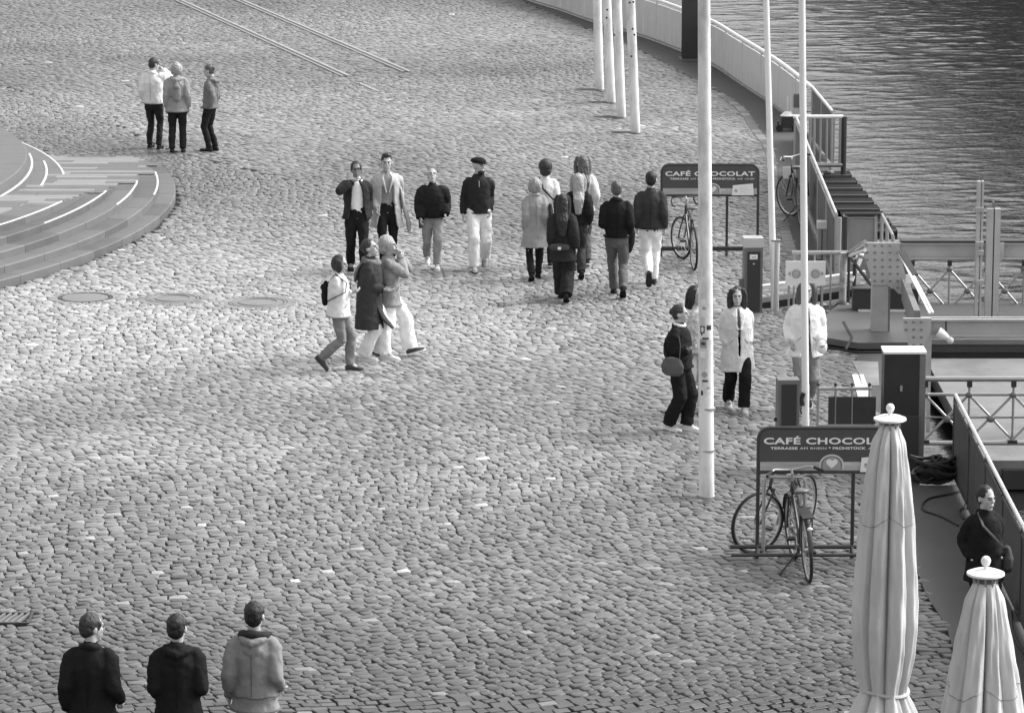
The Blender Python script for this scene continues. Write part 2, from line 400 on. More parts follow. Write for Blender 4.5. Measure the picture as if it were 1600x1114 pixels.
# ---------------------------------------------------------------- circular steps with ramped slab floor
RISE = .12
def Rof(pts, z): return sum((G(a,b,z)-CC).xy.length for a, b in pts)/len(pts)
R_STEP = [Rof([(0,449),(100,421),(176,393),(251,346),(276,313)],0), Rof([(0,414),(125,380),(220,328),(250,290)],2*RISE),
          Rof([(0,392),(150,345),(203,300)],3*RISE), Rof([(0,370),(100,335),(176,300)],4*RISE), Rof([(0,347),(50,335),(93,323)],5*RISE)]
print('R_STEP', R_STEP)
def build_steps():
    st = thing('stone_steps', 'curved flight of low granite steps round a ramped striped slab floor at the left edge', 'steps', CC)
    def ring(Ro, Ri, z0, z1, a0, a1, da, m, name='step_slab', seg=5, cut=True):
        a = a0
        while a < a1-1e-6:
            mb = MB(); b = min(a+da, a1); g = .004/Ro; vs = []; K = seg
            for i in range(K+1):
                th = a+g+(b-a-2*g)*i/K
                for r, z in ((Ri,z0),(Ri,z1),(Ro-.012,z1),(Ro,z1-.012),(Ro,z0)): vs.append((r*math.cos(th), r*math.sin(th), z))
            fs = []
            for i in range(K):
                for j in range(5): p = i*5+j; q = i*5+(j+1)%5; fs.append((p, q, q+5, p+5))
            fs += [(0,1,2,3,4), tuple(K*5+j for j in (4,3,2,1,0))]
            mb.add(vs, fs)
            cuts(mb, z0) if name != 'lit_nosing_strip' and cut else None; o = mb.build(name, m() if callable(m) else m, st, True); a = b
    def cuts(mb, z0): mb.v = [(x, y, min(z, max(z0, .065*(71-(y+CC.y))-.006))) for x, y, z in mb.v]
    M_G2 = mat('step_granite_dark', .10, .6, amp=.2, ns=6, bump=.2, bs=50, dirt=.3, ds=3, attr='world'); pick = lambda: random.choice([M_GRAN, M_G2, M_GRAND])
    a0, a1 = math.radians(-100), math.radians(40)
    for k in range(5):
        Ro = R_STEP[k]; Ri = (R_STEP[k+1]-.05) if k < 4 else Ro-.5
        ring(Ro, Ri, -.03, RISE*(k+1), a0, a1, .075, pick)
        yk = 71-RISE*(k+1)/.065; th = math.asin(max(-.99, min(.99, (yk-CC.y)/Ro)))
        if k: ring(Ro-.004, Ro-.035, RISE*(k+1)+.0005, RISE*(k+1)+.004, th-(.16,.16,.16,.22,.5)[k], th+.01, .3, M_NOSE, 'lit_nosing_strip', 12)  # painted highlight, only where the nosing catches the light
    # ramped floor of strip slabs
    base = MB(); y_lo = 56.0
    def Fz(y): return min(.065*(71-y), RISE*5-.006)
    row = 0; y = 71.0
    while y > y_lo:
        y2 = y-.36; x = -22+random.uniform(0, 1)
        while x < -5.6:
            L_ = random.choice([.9,1.2,1.5]); x2 = x+L_
            cx, cy = (x+x2)/2, (y+y2)/2; r = math.hypot(x2-CC.x, cy-CC.y); rl = math.hypot(x-CC.x, cy-CC.y)
            lim = R_STEP[0] if Fz(y) < RISE else (R_STEP[1] if Fz(y) < 2*RISE else (R_STEP[2] if Fz(y) < 3*RISE else (R_STEP[3] if Fz(y) < 4*RISE else R_STEP[4])))
            lim = R_STEP[0] if Fz(y) < .03 else lim-.01
            # floor above the treads only: trim the last slab to the circle
            dy = max(abs(y-CC.y), abs(y2-CC.y)); xm = CC.x+math.sqrt(max(lim*lim-dy*dy, 0))
            if x < xm-.1 and x > -14.5:
                xe = min(x2, xm); mb = MB(); g = .004
                zt, zb = Fz(y)+.004, Fz(y2)+.004
                vs = [(x+g,y2+g,zb),(xe-g,y2+g,zb),(xe-g,y-g,zt),(x+g,y-g,zt)]
                vs = [(a-CC.x, b-CC.y, c) for a, b, c in vs]; vs += [(a, b, c-.1) for a, b, c in vs]
                mb.add(vs, [(0,1,2,3),(7,6,5,4),(4,5,1,0),(5,6,2,1),(6,7,3,2),(7,4,0,3)])
                mb.build('floor_slab', random.choice([M_GRANL, M_GRAND, M_GRAN, M_GRANL]), st, False)
            x = x2
        y = y2
    # inner rising steps
    inn = [((97,263),.26),((75,268),.40),((35,285),.54),((12,280),.70)]
    Rs = [(G(*p, z)-CC).xy.length for p, z in inn]; print('inner', Rs)
    for k in range(4):
        Ro = Rs[k]; Ri = Rs[k+1]-.05 if k < 3 else Ro-2.5
        ring(Ro, Ri, -.03, inn[k][1], math.radians(-60), math.radians(75), .09, M_GRAND, cut=False)
        if k < 3: ring(Ro-.003, Ro-.04, inn[k][1]+.0005, inn[k][1]+.004, math.radians(-40), math.radians(33 if k == 0 else 12), .3, M_NOSE, 'lit_nosing_strip', 12)  # painted highlights along the inner nosings that catch the light
    mb = MB(); mb.lathe([(Rs[3]-2.4, -.03), (Rs[3]-2.4, inn[3][1]-.002)], 64); part(mb, 'core_floor', M_GRAND, st)
build_steps()
build_cobbles()
# border row of long setts hugging the steps and kerb stones along the path
kb = thing('kerb', 'single row of pale kerb stones between the cobbles and the asphalt path', 'kerb', G(1213,265))
kp = smooth_path([G(*p) for p in asph_left[7:16]], 8); acc = 0
def along(P, step):
    out = [P[0]]; need = step
    for i in range(len(P)-1):
        a, b = P[i], P[i+1]; L_ = (b-a).length; d = need
        while d <= L_: out.append(a+(b-a)*(d/L_)); d += step
        need = d-L_
    return out
kpts = along(kp, .34)
for a, b in zip(kpts, kpts[1:]):
    mb = MB(); t = (b-a).normalized()*.008; o_ = Vector(kb.location)
    mb.bar(a+t-o_+Vector((-.08,0,-.02)), b-t-o_+Vector((-.08,0,-.02)), .17, .06); mb.build('kerb_stone', random.choice([M_GRAN, M_GRANL]), kb, False)
# manholes
for i, (p, r, kind) in enumerate(mh_w):
    lab = ['round manhole cover with a bold dark rim, leftmost of the three in the cobbles', 'faint round manhole cover, the middle one of the three in a row', 'largest round manhole cover with double ring, rightmost of the three and nearest the walking trio'][i]
    mh = thing('manhole_cover', lab, 'manhole cover', p, group='manhole covers in the square')
    part(MB().lathe([(r,-.03),(r,.004),(r-.035,.006),(r-.045,-.01)], 40), 'frame', M_DARK if i == 0 else M_MIDG, mh)
    part(MB().lathe([(r-.055,-.02),(r-.055,.003),(r-.075,.006)], 40), 'lid', mat('cast_lid', .20, .45, .2, amp=.2, ns=20), mh)
    if kind == 'ringed': 
        t = [(math.cos(a)*(r-.14), math.sin(a)*(r-.14), .006) for a in np.linspace(0, 2*PI, 28, endpoint=False)]
        part(MB().tube(t, .012, 6, closed=True, side=(0,0,1)), 'inner_ring', M_MIDG, mh)
    for q in range(30 if i == 2 else 26):
        a = 2*PI*q/(30 if i == 2 else 26); mb = MB(); Mx = Matrix.Rotation(a, 4, 'Z')
        mb.box((r+.015, -.042, -.03), (r+.14, .042, .004), Mx); o = mb.build('edge_stone', M_CONC if i != 1 else M_GRANL, mh, False)
# drain grate
dg = thing('drain_grate', 'dark slotted iron drain grate in the cobbles at the lower left edge', 'drain grate', DRAIN)
for k in range(7):
    part(MB().bar((-.20+k*.062-.04, -.17, .0), (-.20+k*.062+.04, .17, .0), .022, .03), 'bar', M_MIDG, dg, False)
part(MB().box((-.24,-.2,-.028),(.24,.2,-.022)), 'pit', M_BLACK, dg, False)
part(MB().box((-.26,.18,-.03),(.26,.21,.013)).box((-.26,-.21,-.03),(.26,-.18,.013)).box((-.26,-.18,-.03),(-.235,.18,.013)).box((.235,-.18,-.03),(.26,.18,.013)), 'frame', M_DARK, dg, False)
# rails
def tram(a, b, lab):
    A, B = G(*a), G(*b); A = B+(A-B)*1.15; t = (B-A).normalized(); s = Vector((t.y,-t.x,0))
    r = thing('track_rail', lab, 'rail', A, group='old rails set in the paving')
    part(MB().bar(Vector((0,0,.0)), B-A, .07, .05), 'rail_head', mat('worn_rail_steel', .36, .35, .3, amp=.1), r)
    part(MB().bar(s*.075+Vector((0,0,-.008)), B-A+s*.075+Vector((0,0,-.008)), .06, .05), 'groove', M_DARK, r)
    part(MB().bar(s*.14+Vector((0,0,-.004)), B-A+s*.14+Vector((0,0,-.004)), .05, .05), 'check_rail', mat('worn_rail_steel2', .3, .4, .3, amp=.15), r)
tram((280,0),(545,120), 'left one of two pale steel rails sunk in the far cobbles')
tram((375,0),(640,113), 'right one of two pale steel rails sunk in the far cobbles')
one(MB().bar(G(562,131), G(592,144), .07, .03), 'rail_stub', MATS['worn_rail_steel'], 'short leftover piece of rail beyond the end of the left rail', 'rail', smooth=False, origin=G(575,137))

# ---------------------------------------------------------------- parapet
pp = along(pw, 1.0)
pr = thing('parapet', 'long curved pale sheet metal parapet with white handrail along the river', 'parapet', pw[20]); o0 = Vector(pr.location)
for a, b in zip(pp, pp[1:]):
    t = (b-a).normalized(); mb = MB(); n_ = Vector((-t.y, t.x, 0))
    mb.bar(a+t*.012-o0+Vector((0,0,.49)), b-t*.012-o0+Vector((0,0,.49)), .025, .80); mb.build('sheet_panel', M_PARA, pr, False)
    mb = MB()
    for k in range(5): q = a+(b-a)*(k+.5)/5-n_*.02-o0; mb.bar(q+Vector((0,0,.12)), q+Vector((0,0,.86)), .012)
for a in pp[::2]: part(MB().bar(a-o0+Vector((.0,0.04,-.01)), a-o0+Vector((0,.04,.95)), .05, .05), 'post', M_PARA, pr, False)
part(MB().tube([p-o0+Vector((0,0,.98)) for p in pw], .042, 10, side=(0,0,1)), 'handrail', M_WHITE, pr)
part(MB().tube([p-o0+Vector((0,0,.05)) for p in pw], .03, 6, side=(0,0,1)), 'bottom_rail', M_STEEL, pr)
# light rail closing the end of the parapet
r0a, r0b = G(1268,217), G(1299,258)
er = thing('end_railing', 'thin metal railing with dark mesh between the end of the parapet and the stair gate', 'railing', r0a)
d = r0b-r0a
part(MB().tube([Vector((0,0,1.0)), d+Vector((0,0,1.0))], .025, 8), 'handrail', M_WHITE, er)
part(MB().bar(d*.03+Vector((0,0,.5)), d*.97+Vector((0,0,.5)), .015, .9), 'mesh_panel', M_DKPAN, er, False)
for k in (0,.5,1): part(MB().tube([d*k, d*k+Vector((0,0,1))], .022, 8), 'post', M_STEEL, er)
# ---------------------------------------------------------------- fences
def panel_fence(A, B, name, label, h, step, pm, railm, base=.06, postm=None, group=None, posts=True):
    f = thing(name, label, 'fence', A, group=group); D = B-A; n = max(1, round(D.length/step)); t = D.normalized(); up = Vector((0,0,1))
    nrm = Vector((-t.y,t.x,0))
    for k in range(n):
        a = D*(k/n)+t*.03; b = D*((k+1)/n)-t*.03
        part(MB().bar(a+up*(base+(h-.1-base)/2), b+up*(base+(h-.1-base)/2), .018, h-.1-base), 'mesh_panel', pm, f, False)
        part(MB().bar(a+up*(h-.07)-nrm*.02, b+up*(h-.07)-nrm*.02, .02, .025).bar(a+up*base-nrm*.02, b+up*base-nrm*.02, .02, .03), 'panel_frame', postm or M_STEEL, f, False)
        part(MB().tube([D*(k/n)+up*h+t*.01, D*((k+1)/n)+up*h-t*.01], .024, 8, side=(0,0,1)), 'rail_tube', railm, f)
    for k in range(n+1): part(MB().tube([D*(k/n)-up*.02, D*(k/n)+up*(h+.0)], .024, 8), 'post', postm or M_STEEL, f)
    return f
panel_fence(FA, FB, 'stair_fence', 'long fence of grey mesh panels with pale handrail beside the water stairs', 1.05, 2.2, M_DKPAN, mat('pale_rail', .55, .4, .2))
panel_fence(near_a, near_c, 'quay_fence', 'dark panelled fence with bright handrail behind the woman at the right edge', 1.0, 1.55, mat('dark_panel_near', .06, .6, amp=.3, ns=4), mat('pale_rail', .55, .4, .2), postm=M_DARK)
# stair gate railing across
ga, gb = G(1238,268), G(1316,268)
gt = thing('stair_railing', 'white barred railing across the head of the water stairs', 'railing', ga); D = gb-ga
part(MB().tube([Vector((0,0,1.0)), D+Vector((0,0,1.0))], .035, 8, side=(0,0,1)), 'top_rail', M_WHITE, gt)
part(MB().tube([D*.45+Vector((0,0,.12)), D+Vector((0,0,.12))], .05, 8, side=(0,0,1)), 'bottom_rail', M_STEEL, gt)
for px in (1241,1265,1271,1281,1291,1302,1312):
    k = (px-1238)/78; part(MB().tube([D*k+Vector((0,0,.02 if px < 1260 else .12)), D*k+Vector((0,0,.98))], .02 if px not in (1265,1271,1312) else .028, 8), 'bar', M_STEEL, gt)
part(MB().tube([D+Vector((.02,0,-.6)), D+Vector((.02,0,1.0))], .05, 8), 'end_post', M_DARK, gt)
# water stairs
ws = thing('water_stairs', 'dark wet stairs dropping to the river between the mesh fence and the water', 'steps', G(1300,262))
s0 = G(1300,262); 
for k in range(9):
    xl = FA.x-s0.x+.30+k*.10; 
    part(MB().box((xl-.3, -.55*(k+1)+.01, -4), (.62+.05*k-.3, -.55*k, -.035*k-.06)), 'step', mat('wet_dark_stone', .012, .75, amp=.3, ns=3, spec=.15), ws, False)
    part(MB().box((xl-.28, -.55*(k+1)-.004, -.035*k-.09), (.62+.05*k-.32, -.55*(k+1)+.04, -.035*k-.055)), 'edge_strip', mat('stair_edge', .10, .6), ws, False)
# ---------------------------------------------------------------- landing stage bridge
UP = Vector((0,0,1))
bF = G(1373,530); bN = G(1449,666); YF, YN = bF.y, bN.y
XR = 16.5                                              # runs on past the right edge of the frame
zt = at(1500,378,YF).z; zb = at(1500,404,YF).z; zt2 = at(1500,497,YN).z; zb2 = at(1500,524,YN).z
stage = thing('landing_stage', 'pale grey riveted steel landing bridge with lattice railings leading off to the right', 'landing stage', G(1440,600))
so = Vector(stage.location)
def SP(mb, name, m, smooth=False, kind=None): mb.v = [tuple(Vector(v)-so) for v in mb.v]; return part(mb, name, m, stage, smooth, kind=kind)
dk0, dk1 = G(1441,548), G(1441,712)
M_FLOORP = mat('deck_plate', .21, .6, amp=.15, ns=1.5, bump=.2, bs=30, dirt=.35, ds=1.2, attr='world')
# deck plates, a raised far walkway and the light floor between the railings
xs = dk0.x
for k in range(5):
    a = xs+.02+k*2.4; SP(MB().box((a, dk1.y, -.26), (min(a+2.39, XR), dk0.y-.25, -.06)), 'floor_plate', M_FLOORP)
yk = G(1500,497).y
SP(MB().box((xs-.0, dk0.y-.02, -.02), (XR, yk+.4, .16)), 'walkway', M_ASPH)
SP(MB().box((xs-.0, dk0.y-.06, .10), (XR, dk0.y-.022, .17)), 'walkway_edge', M_MIDG)
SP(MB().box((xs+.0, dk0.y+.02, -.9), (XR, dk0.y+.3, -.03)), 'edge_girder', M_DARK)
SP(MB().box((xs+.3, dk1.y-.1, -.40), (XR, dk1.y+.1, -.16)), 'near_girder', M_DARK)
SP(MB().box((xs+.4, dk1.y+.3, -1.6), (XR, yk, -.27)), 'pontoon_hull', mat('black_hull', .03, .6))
# main beams with gussets
xfl, xfr = at(1351,378,YF).x, XR
def beam(x0, x1, y, z0, z1, nm):
    SP(MB().box((x0, y-.09, z1-.025), (x1, y+.09, z1)).box((x0, y-.09, z0), (x1, y+.09, z0+.025)).box((x0, y-.03, z0), (x1, y+.03, z1)), nm, M_LSTEEL)
beam(at(1400,378,YF).x, XR, YF, zb, zt, 'top_beam'); beam(at(1440,497,YN).x, XR, YN, zb2, zt2, 'cross_beam')
SP(MB().box((at(1408,378,YF).x, YF-.1, zt+.0), (XR, YF+.12, zt+.03)), 'beam_cap', M_DARK)
def gusset(poly, Y, name='gusset_plate'):
    pts = []
    for p in poly: q = at(p[0], p[1], Y-.1); pts.append((q.x, q.z))
    mb = MB(); mb.prism(pts, .05, Matrix.Translation((0, Y-.13, 0))); SP(mb, name, M_LSTEEL)
g1 = [(1350,379),(1405,379),(1407,400),(1419,446),(1418,459),(1404,459),(1396,451),(1385,445),(1361,445),(1359,427),(1350,400)]
gusset(g1, YF); g2 = [(1411,497),(1455,497),(1454,520),(1446,535),(1443,552),(1421,546),(1416,525),(1411,514)]; gusset(g2, YN)
g3 = [(1541,379),(1569,379),(1568,402),(1560,412),(1559,424),(1541,424)]; gusset(g3, YF)
rv = MB()
def rivets(px0, px1, py0, py1, dx, dy, Y, poly):
    for j, py in enumerate(np.arange(py0, py1, dy)):
        for px in np.arange(px0, px1, dx):
            if inside([(a,b) for a,b in poly], np.array([px+3.]), np.array([py+3.]))[0] and inside([(a,b) for a,b in poly], np.array([px-3.]), np.array([py-3.]))[0]:
                q = at(px, py, Y-.135); rv.ell(q, (.022,.014,.016), 6, 4)
rivets(1355,1420,384,460,12,11,YF,g1); rivets(1416,1455,503,550,12,12,YN,g2); rivets(1547,1570,384,424,10,10,YF,g3)
SP(rv, 'rivets', mat('rivet_dark', .2, .6), True, 'stuff')
# legs
def boxcol(px0, px1, Y, z0, z1, nm='leg', d=.22):
    a, b = at(px0,500,Y).x, at(px1,500,Y).x
    SP(MB().box((a, Y-.11, z0), (b, Y+d-.11, z1)), nm, M_LSTEEL); return a, b
a, b = boxcol(1361,1386,YF,0.0,at(1370,446,YF).z+.02)
SP(MB().box((b+.002, YF-.10, 0), (b+.03, YF+.1, at(1370,446,YF).z)), 'leg_side', M_MIDG)
boxcol(1444,1455,YN,-.06,zb2)
# slanted transverse member joining the two portals
q0 = at(1413,452,YF-.2); q1 = at(1434,500,YN); 
SP(MB().bar(q0, Vector((q1.x, q1.y+.1, q1.z-.05)), .08, .3), 'transverse_beam', M_MIDG)
# double post on the far side
boxcol(1537,1547,YF-.16,0.16,toz(1547,322,Vector((0,YF,0))),'post',.1); boxcol(1549,1558,YF-.16,0.16,toz(1547,322,Vector((0,YF,0))),'post',.1)
SP(MB().box((at(1546.6,400,YF).x, YF-.2, .16),(at(1549.5,400,YF).x, YF-.12, zt+.6)), 'post_web', M_MIDG)
Yt = YF-.5; boxcol(1521,1526,Yt,.3,at(1525,282,Yt).z,'tall_post',.1); boxcol(1528,1531,Yt,.3,at(1525,282,Yt).z,'tall_post',.1)
SP(MB().box((at(1525.5,400,Yt).x, Yt-.05, .3),(at(1529,400,Yt).x, Yt-.0, at(1525,325,Yt).z)), 'post_web', M_LSTEEL)
for pyc in (325,378,392,438): q = at(1529, pyc, Yt); SP(MB().box((q.x-.06, q.y-.2, q.z-.03), (q.x+.05, q.y-.11, q.z+.03)), 'clamp', M_STEEL)
# lattice railings
def lattice(tag_, Y, nodes, z0, z1, zn, x_end, topr=.035, mid=True):
    o_ = MB(); x0 = nodes[0]
    SP(MB().tube([(x0,Y,z1),(x_end,Y,z1)], topr, 8, side=(0,0,1)), 'top_rail', M_STEEL, True)
    SP(MB().tube([(x0,Y,z0),(x_end,Y,z0)], .03, 8, side=(0,0,1)), 'bottom_chord', M_STEEL, True)
    if mid: SP(MB().tube([(x0,Y,(zn+z0)/2+.02),(x_end,Y,(zn+z0)/2+.02)], .012, 6, side=(0,0,1)), 'middle_bar', M_MIDG, True); SP(MB().tube([(x0,Y+.03,zn),(x_end,Y+.03,zn)], .022, 8, side=(0,0,1)), 'node_rail', M_STEEL, True)
    for i, x in enumerate(nodes):
        SP(MB().tube([(x,Y,z0-.02),(x,Y,z1)], .016, 8), 'baluster', M_STEEL, True)
        SP(MB().box((x-.03,Y-.03,z1-.10),(x+.03,Y+.03,z1-.02)).box((x-.06,Y-.03,z0),(x+.06,Y+.03,z0+.035)), 'bracket', M_DARK)
        SP(MB().ell((x,Y,zn),(.05,.03,.035),8,6), 'knot', M_MIDG, True)
        if i+1 < len(nodes):
            x2 = nodes[i+1]; xm = (x+x2)/2; zm = (zn+z0)/2
            for (xa, za, xb, zb_) in ((x,zn,x2,z0+.04),(x,z0+.04,x2,zn)): SP(MB().tube([(xa,Y,za),(xb,Y+.015 if za < zb_ else Y,zb_)], .016, 6), 'diagonal', M_STEEL, True)
            SP(MB().ell((xm,Y,zm),(.055,.035,.045),8,6), 'cross_boss', M_MIDG, True)
sp = at(1514,600,dk1.y).x-at(1445,600,dk1.y).x
xl = at(1446,600,dk1.y).x
zT = at(1500,592,dk1.y).z; zN = at(1500,617,dk1.y).z; zB = at(1500,692,dk1.y).z
lattice('near', dk1.y, [xl+sp*k for k in range(8)], zB, zT, zN, XR)
yl = G(1500,497).y+.3
sp2 = at(1483,450,yl).x-at(1425,450,yl).x
lattice('far', yl, [at(1425,450,yl).x+sp2*k for k in range(11)], at(1500,489,yl).z, at(1500,405,yl).z, at(1500,421,yl).z, XR, .02, False)
SP(MB().tube([(at(1422,486,YN).x, G(1500,500).y, at(1500,489,G(1500,500).y).z),(XR,G(1500,500).y,at(1500,489,G(1500,500).y).z)], .055, 10, side=(0,0,1)), 'pipe', M_STEEL, True)
# raised dark step plate at the entrance
plat = [G(1286,541),(G(1286,541)+G(1292,505))/2+Vector((-.12,0,0)),G(1296,500),G(1330,474),G(1440,474),G(1440,549),G(1340,550)]
ep = thing('entrance_plate', 'dark raised steel ramp plate at the foot of the grey portal leg', 'ramp', G(1360,520)); eo = Vector(ep.location)
part(MB().slab([(p.x-eo.x,p.y-eo.y) for p in plat], .04, .13), 'plate', mat('chequer_plate', .12, .45, .2, amp=.3, ns=3, dirt=.3, ds=3, attr='world'), ep, False)
part(MB().slab([(p.x*.9995-eo.x,p.y-eo.y-.12) for p in plat], .002, .02), 'base_plate', M_BLACK, ep, False)  # black sheet standing in for the shaded gap under the plate
for a, b in (((1318,503),(1331,528)),((1331,528),(1322,546))): part(MB().bar(G(*a,.13)-eo+UP*.003, G(*b,.13)-eo+UP*.003, .035, .012), 'hinge_strip', M_BLACK, ep, False)
part(MB().box((-.0,-.7,.002),(.1,-.5,.04)), 'foot', M_BLACK, ep, False)
q = G(1385,497); one(MB().bar(q+Vector((-.5,0,.22)), q+Vector((.45,0,.22)), .2, .40).bar(q+Vector((-.5,0,.44)), q+Vector((.45,0,.44)), .22, .03), 'dark_fender', M_DARK, 'low dark fender beam behind the foot of the grey portal leg', 'fender', smooth=False, origin=q)
# white striped barrier arms
ba = thing('barrier_arm', 'pair of thin white raised barrier bars slanting beside the riveted gusset', 'barrier', at(1405,395,YF-.5))
b0 = Vector(ba.location); e1 = at(1453,490,YN+1.0)
part(MB().bar(Vector((0,0,0)), e1-b0, .03, .02), 'bar', M_WHITE, ba, False)
part(MB().bar(at(1410,398,YF-.5)-b0, at(1458,489,YN+1.0)-b0, .025, .02), 'bar', M_WHITE, ba, False)
part(MB().bar(Vector((.03,-.02,.02)), (e1-b0)*.38+Vector((.06,-.02,0)), .09, .02), 'dark_strip', M_BLACK, ba, False)
q = at(1420,435,YF-1.6)-b0; part(MB().box((q.x-.04,q.y-.03,q.z-.06),(q.x+.06,q.y+.02,q.z+.05)), 'white_box', M_WHITE, ba, False)
# lamp/loudhailer
lp = at(1478,527,YN-.1); l = thing('floodlight', 'small white floodlight hanging under the lower grey beam', 'lamp', lp)
part(MB().tube([(-.10,0,.07),(-.02,-.02,.02),(.03,-.03,-.01)], [.07,.055,.03], 12, r0=False), 'reflector', M_WHITE, l)
part(MB().ell((.05,-.05,-.03),(.045,.04,.045),12,8), 'lens', mat('frosted_lens', .6, .3), l)
part(MB().tube([(0,0,.03),(0,.03,.2)], .012, 6), 'bracket', M_DARK, l)
# landing enclosure box
en = thing('gangway_enclosure', 'small landing enclosed by mesh railing panels at the foot of the stair fence', 'railing', G(1318,441)); eo = Vector(en.location)
c0, c1, c2 = Vector((0,0,0)), G(1376,441)-eo, G(1393,478)-eo
def rl(a, b, nm, z, r, m): part(MB().tube([a+UP*z, b+UP*z], r, 8, side=(0,0,1)), nm, m, en)
rl(c0, c1, 'top_rail', 1.05, .03, M_DARK); rl(c1, c2, 'top_rail', 1.05, .025, M_STEEL)
part(MB().bar(c0+Vector((.06,0,.5)), c1+Vector((-.12,0,.5)), .015, .95), 'mesh_panel', mat('grey_mesh', .27, .55, amp=.25, ns=1.5), en, False)
part(MB().tube([c0+Vector((.04,-.02,.1)), c0+Vector((.04,-.02,1.0)), c1+Vector((-.1,-.02,1.0)), c1+Vector((-.1,-.02,.1))], .018, 6, side=(0,1,0)), 'panel_frame', M_STEEL, en)
for p in (c0, c1, c2, (c1+c2)/2, c1+Vector((-.09,0,0))): part(MB().tube([p, p+UP*1.05], .026, 8), 'post', M_STEEL, en)
part(MB().box((.72,-.6,.18),(1.0,-.35,.62)), 'control_box', M_MIDG, en, False)
# old wooden and steel mooring posts + low rail at y 395
pf = thing('low_pipe_rail', 'low weathered pipe railing behind the arrow sign', 'railing', G(1236,484)); eo = Vector(pf.location)
P0, P1, P2 = Vector((0,0,0)), G(1325,484)-eo, at(1352,378,YF-.2)-eo
zr = at(1280,395,eo.y).z
part(MB().tube([P0+UP*zr, P1+UP*zr, P2], .032, 8, side=(0,0,1)), 'rail', M_STEEL, pf)
part(MB().tube([P1+UP*(zr-.05), P2-UP*.12], .025, 8, side=(0,0,1)), 'rail', M_WHITE, pf)
for px in (1240,1272,1283,1297,1334): part(MB().tube([G(px,484)-eo, G(px,484)-eo+UP*(zr+.02)], .016 if px != 1334 else .028, 8), 'post', M_DARK if px in (1283,1334) else M_STEEL, pf)
for a, b in (((1325,398),(1372,460)),((1330,440),(1345,405)),((1322,480),(1368,430)),((1345,455),(1365,485))):
    part(MB().bar(at(a[0],a[1],eo.y-.1)-eo, at(b[0],b[1],eo.y+.3)-eo, .05, .03), 'brace', M_DARK if a[0] == 1325 else M_LSTEEL, pf, False)
part(MB().tube([at(1352,399,eo.y)-eo, at(1340,399,eo.y)-eo, at(1334,405,eo.y)-eo, at(1333,412,eo.y)-eo], .03, 8), 'bent_pipe', M_WHITE, pf)
def mpost(px, pyb, pyt, w, m, lab, name='mooring_post'):
    b = G(px, pyb); h = toz(px, pyt, b); p = thing(name, lab, 'post', b)
    part(MB().tube([(0,0,-.02),(0,0,h*.5),(0.01,0,h)], [w,w*.96,w*.9], 12), 'shaft', m, p); return p, h
wood = mat('bleached_timber', .50, .8, amp=.3, ns=6, stretch=(1,1,.15), dirt=.4, ds=8)
p, h = mpost(1211,486,377,.055,wood,'pale weathered timber post just right of the dark pillar with the light cap')
part(MB().box((-.075,-.05,h),(.075,.05,h+.02)), 'cap', M_MIDG, p, False)
p, h = mpost(1316,487,395,.055,mat('rusty_steel', .36, .7, amp=.5, ns=9, dirt=.5, ds=7),'mottled rusty steel post under the bend of the low pipe rail')
part(MB().tube([(.09,.05,0),(.09,.05,h)], .02, 8), 'side_tube', M_DARK, p); part(MB().ell((0,-.08,.1),(.12,.08,.07)), 'chain_heap', M_DARK, p)
p, h = mpost(1309,470,340,.035,M_STEEL,'slim steel post where the stair fence handrail ends')
part(MB().tube([(.10,.1,0),(.10,.1,h)], .04, 8), 'dark_tube', M_DARK, p); part(MB().tube([(-.03,0,h*.45),(.07,.02,h*.40),(.1,.05,h*.3)], .03, 8), 'hose', M_MIDG, p)
# pale box with white cap by the fence
b = G(1287,404); h = toz(1287,346,b); w = thing('service_box', 'light grey service box with bright white lid beside the mesh fence', 'box', b)
part(MB().box((-.10,-.06,0),(.10,.1,h-.11)), 'body', mat('pale_box', .4, .5), w, False); part(MB().box((-.11,-.08,h-.11),(.11,.12,h)), 'lid', M_WHITE, w, False)
part(MB().box((-.045,-.064,0),(-.03,-.058,h-.12)), 'seam', M_DARK, w, False)
# low pale boards with dark gaps
bd = thing('stacked_boards', 'low stack of white edged boards behind the dark pillar and timber post', 'boards', G(1240,482)); eo = Vector(bd.location)
for i, (ya, yb_, hh, m) in enumerate(((449,434,.05,M_WHITE),(457,442,.03,M_WHITE),(471,456,.10,M_LSTEEL),(478,462,.10,M_DARK),(485,470,.03,M_WHITE))):
    A = at(1188,ya,eo.y+.1)-eo; B = at(1352,yb_-8,eo.y+.25)-eo; part(MB().bar(A, B, .12, hh*1.1), 'board', m, bd, False)
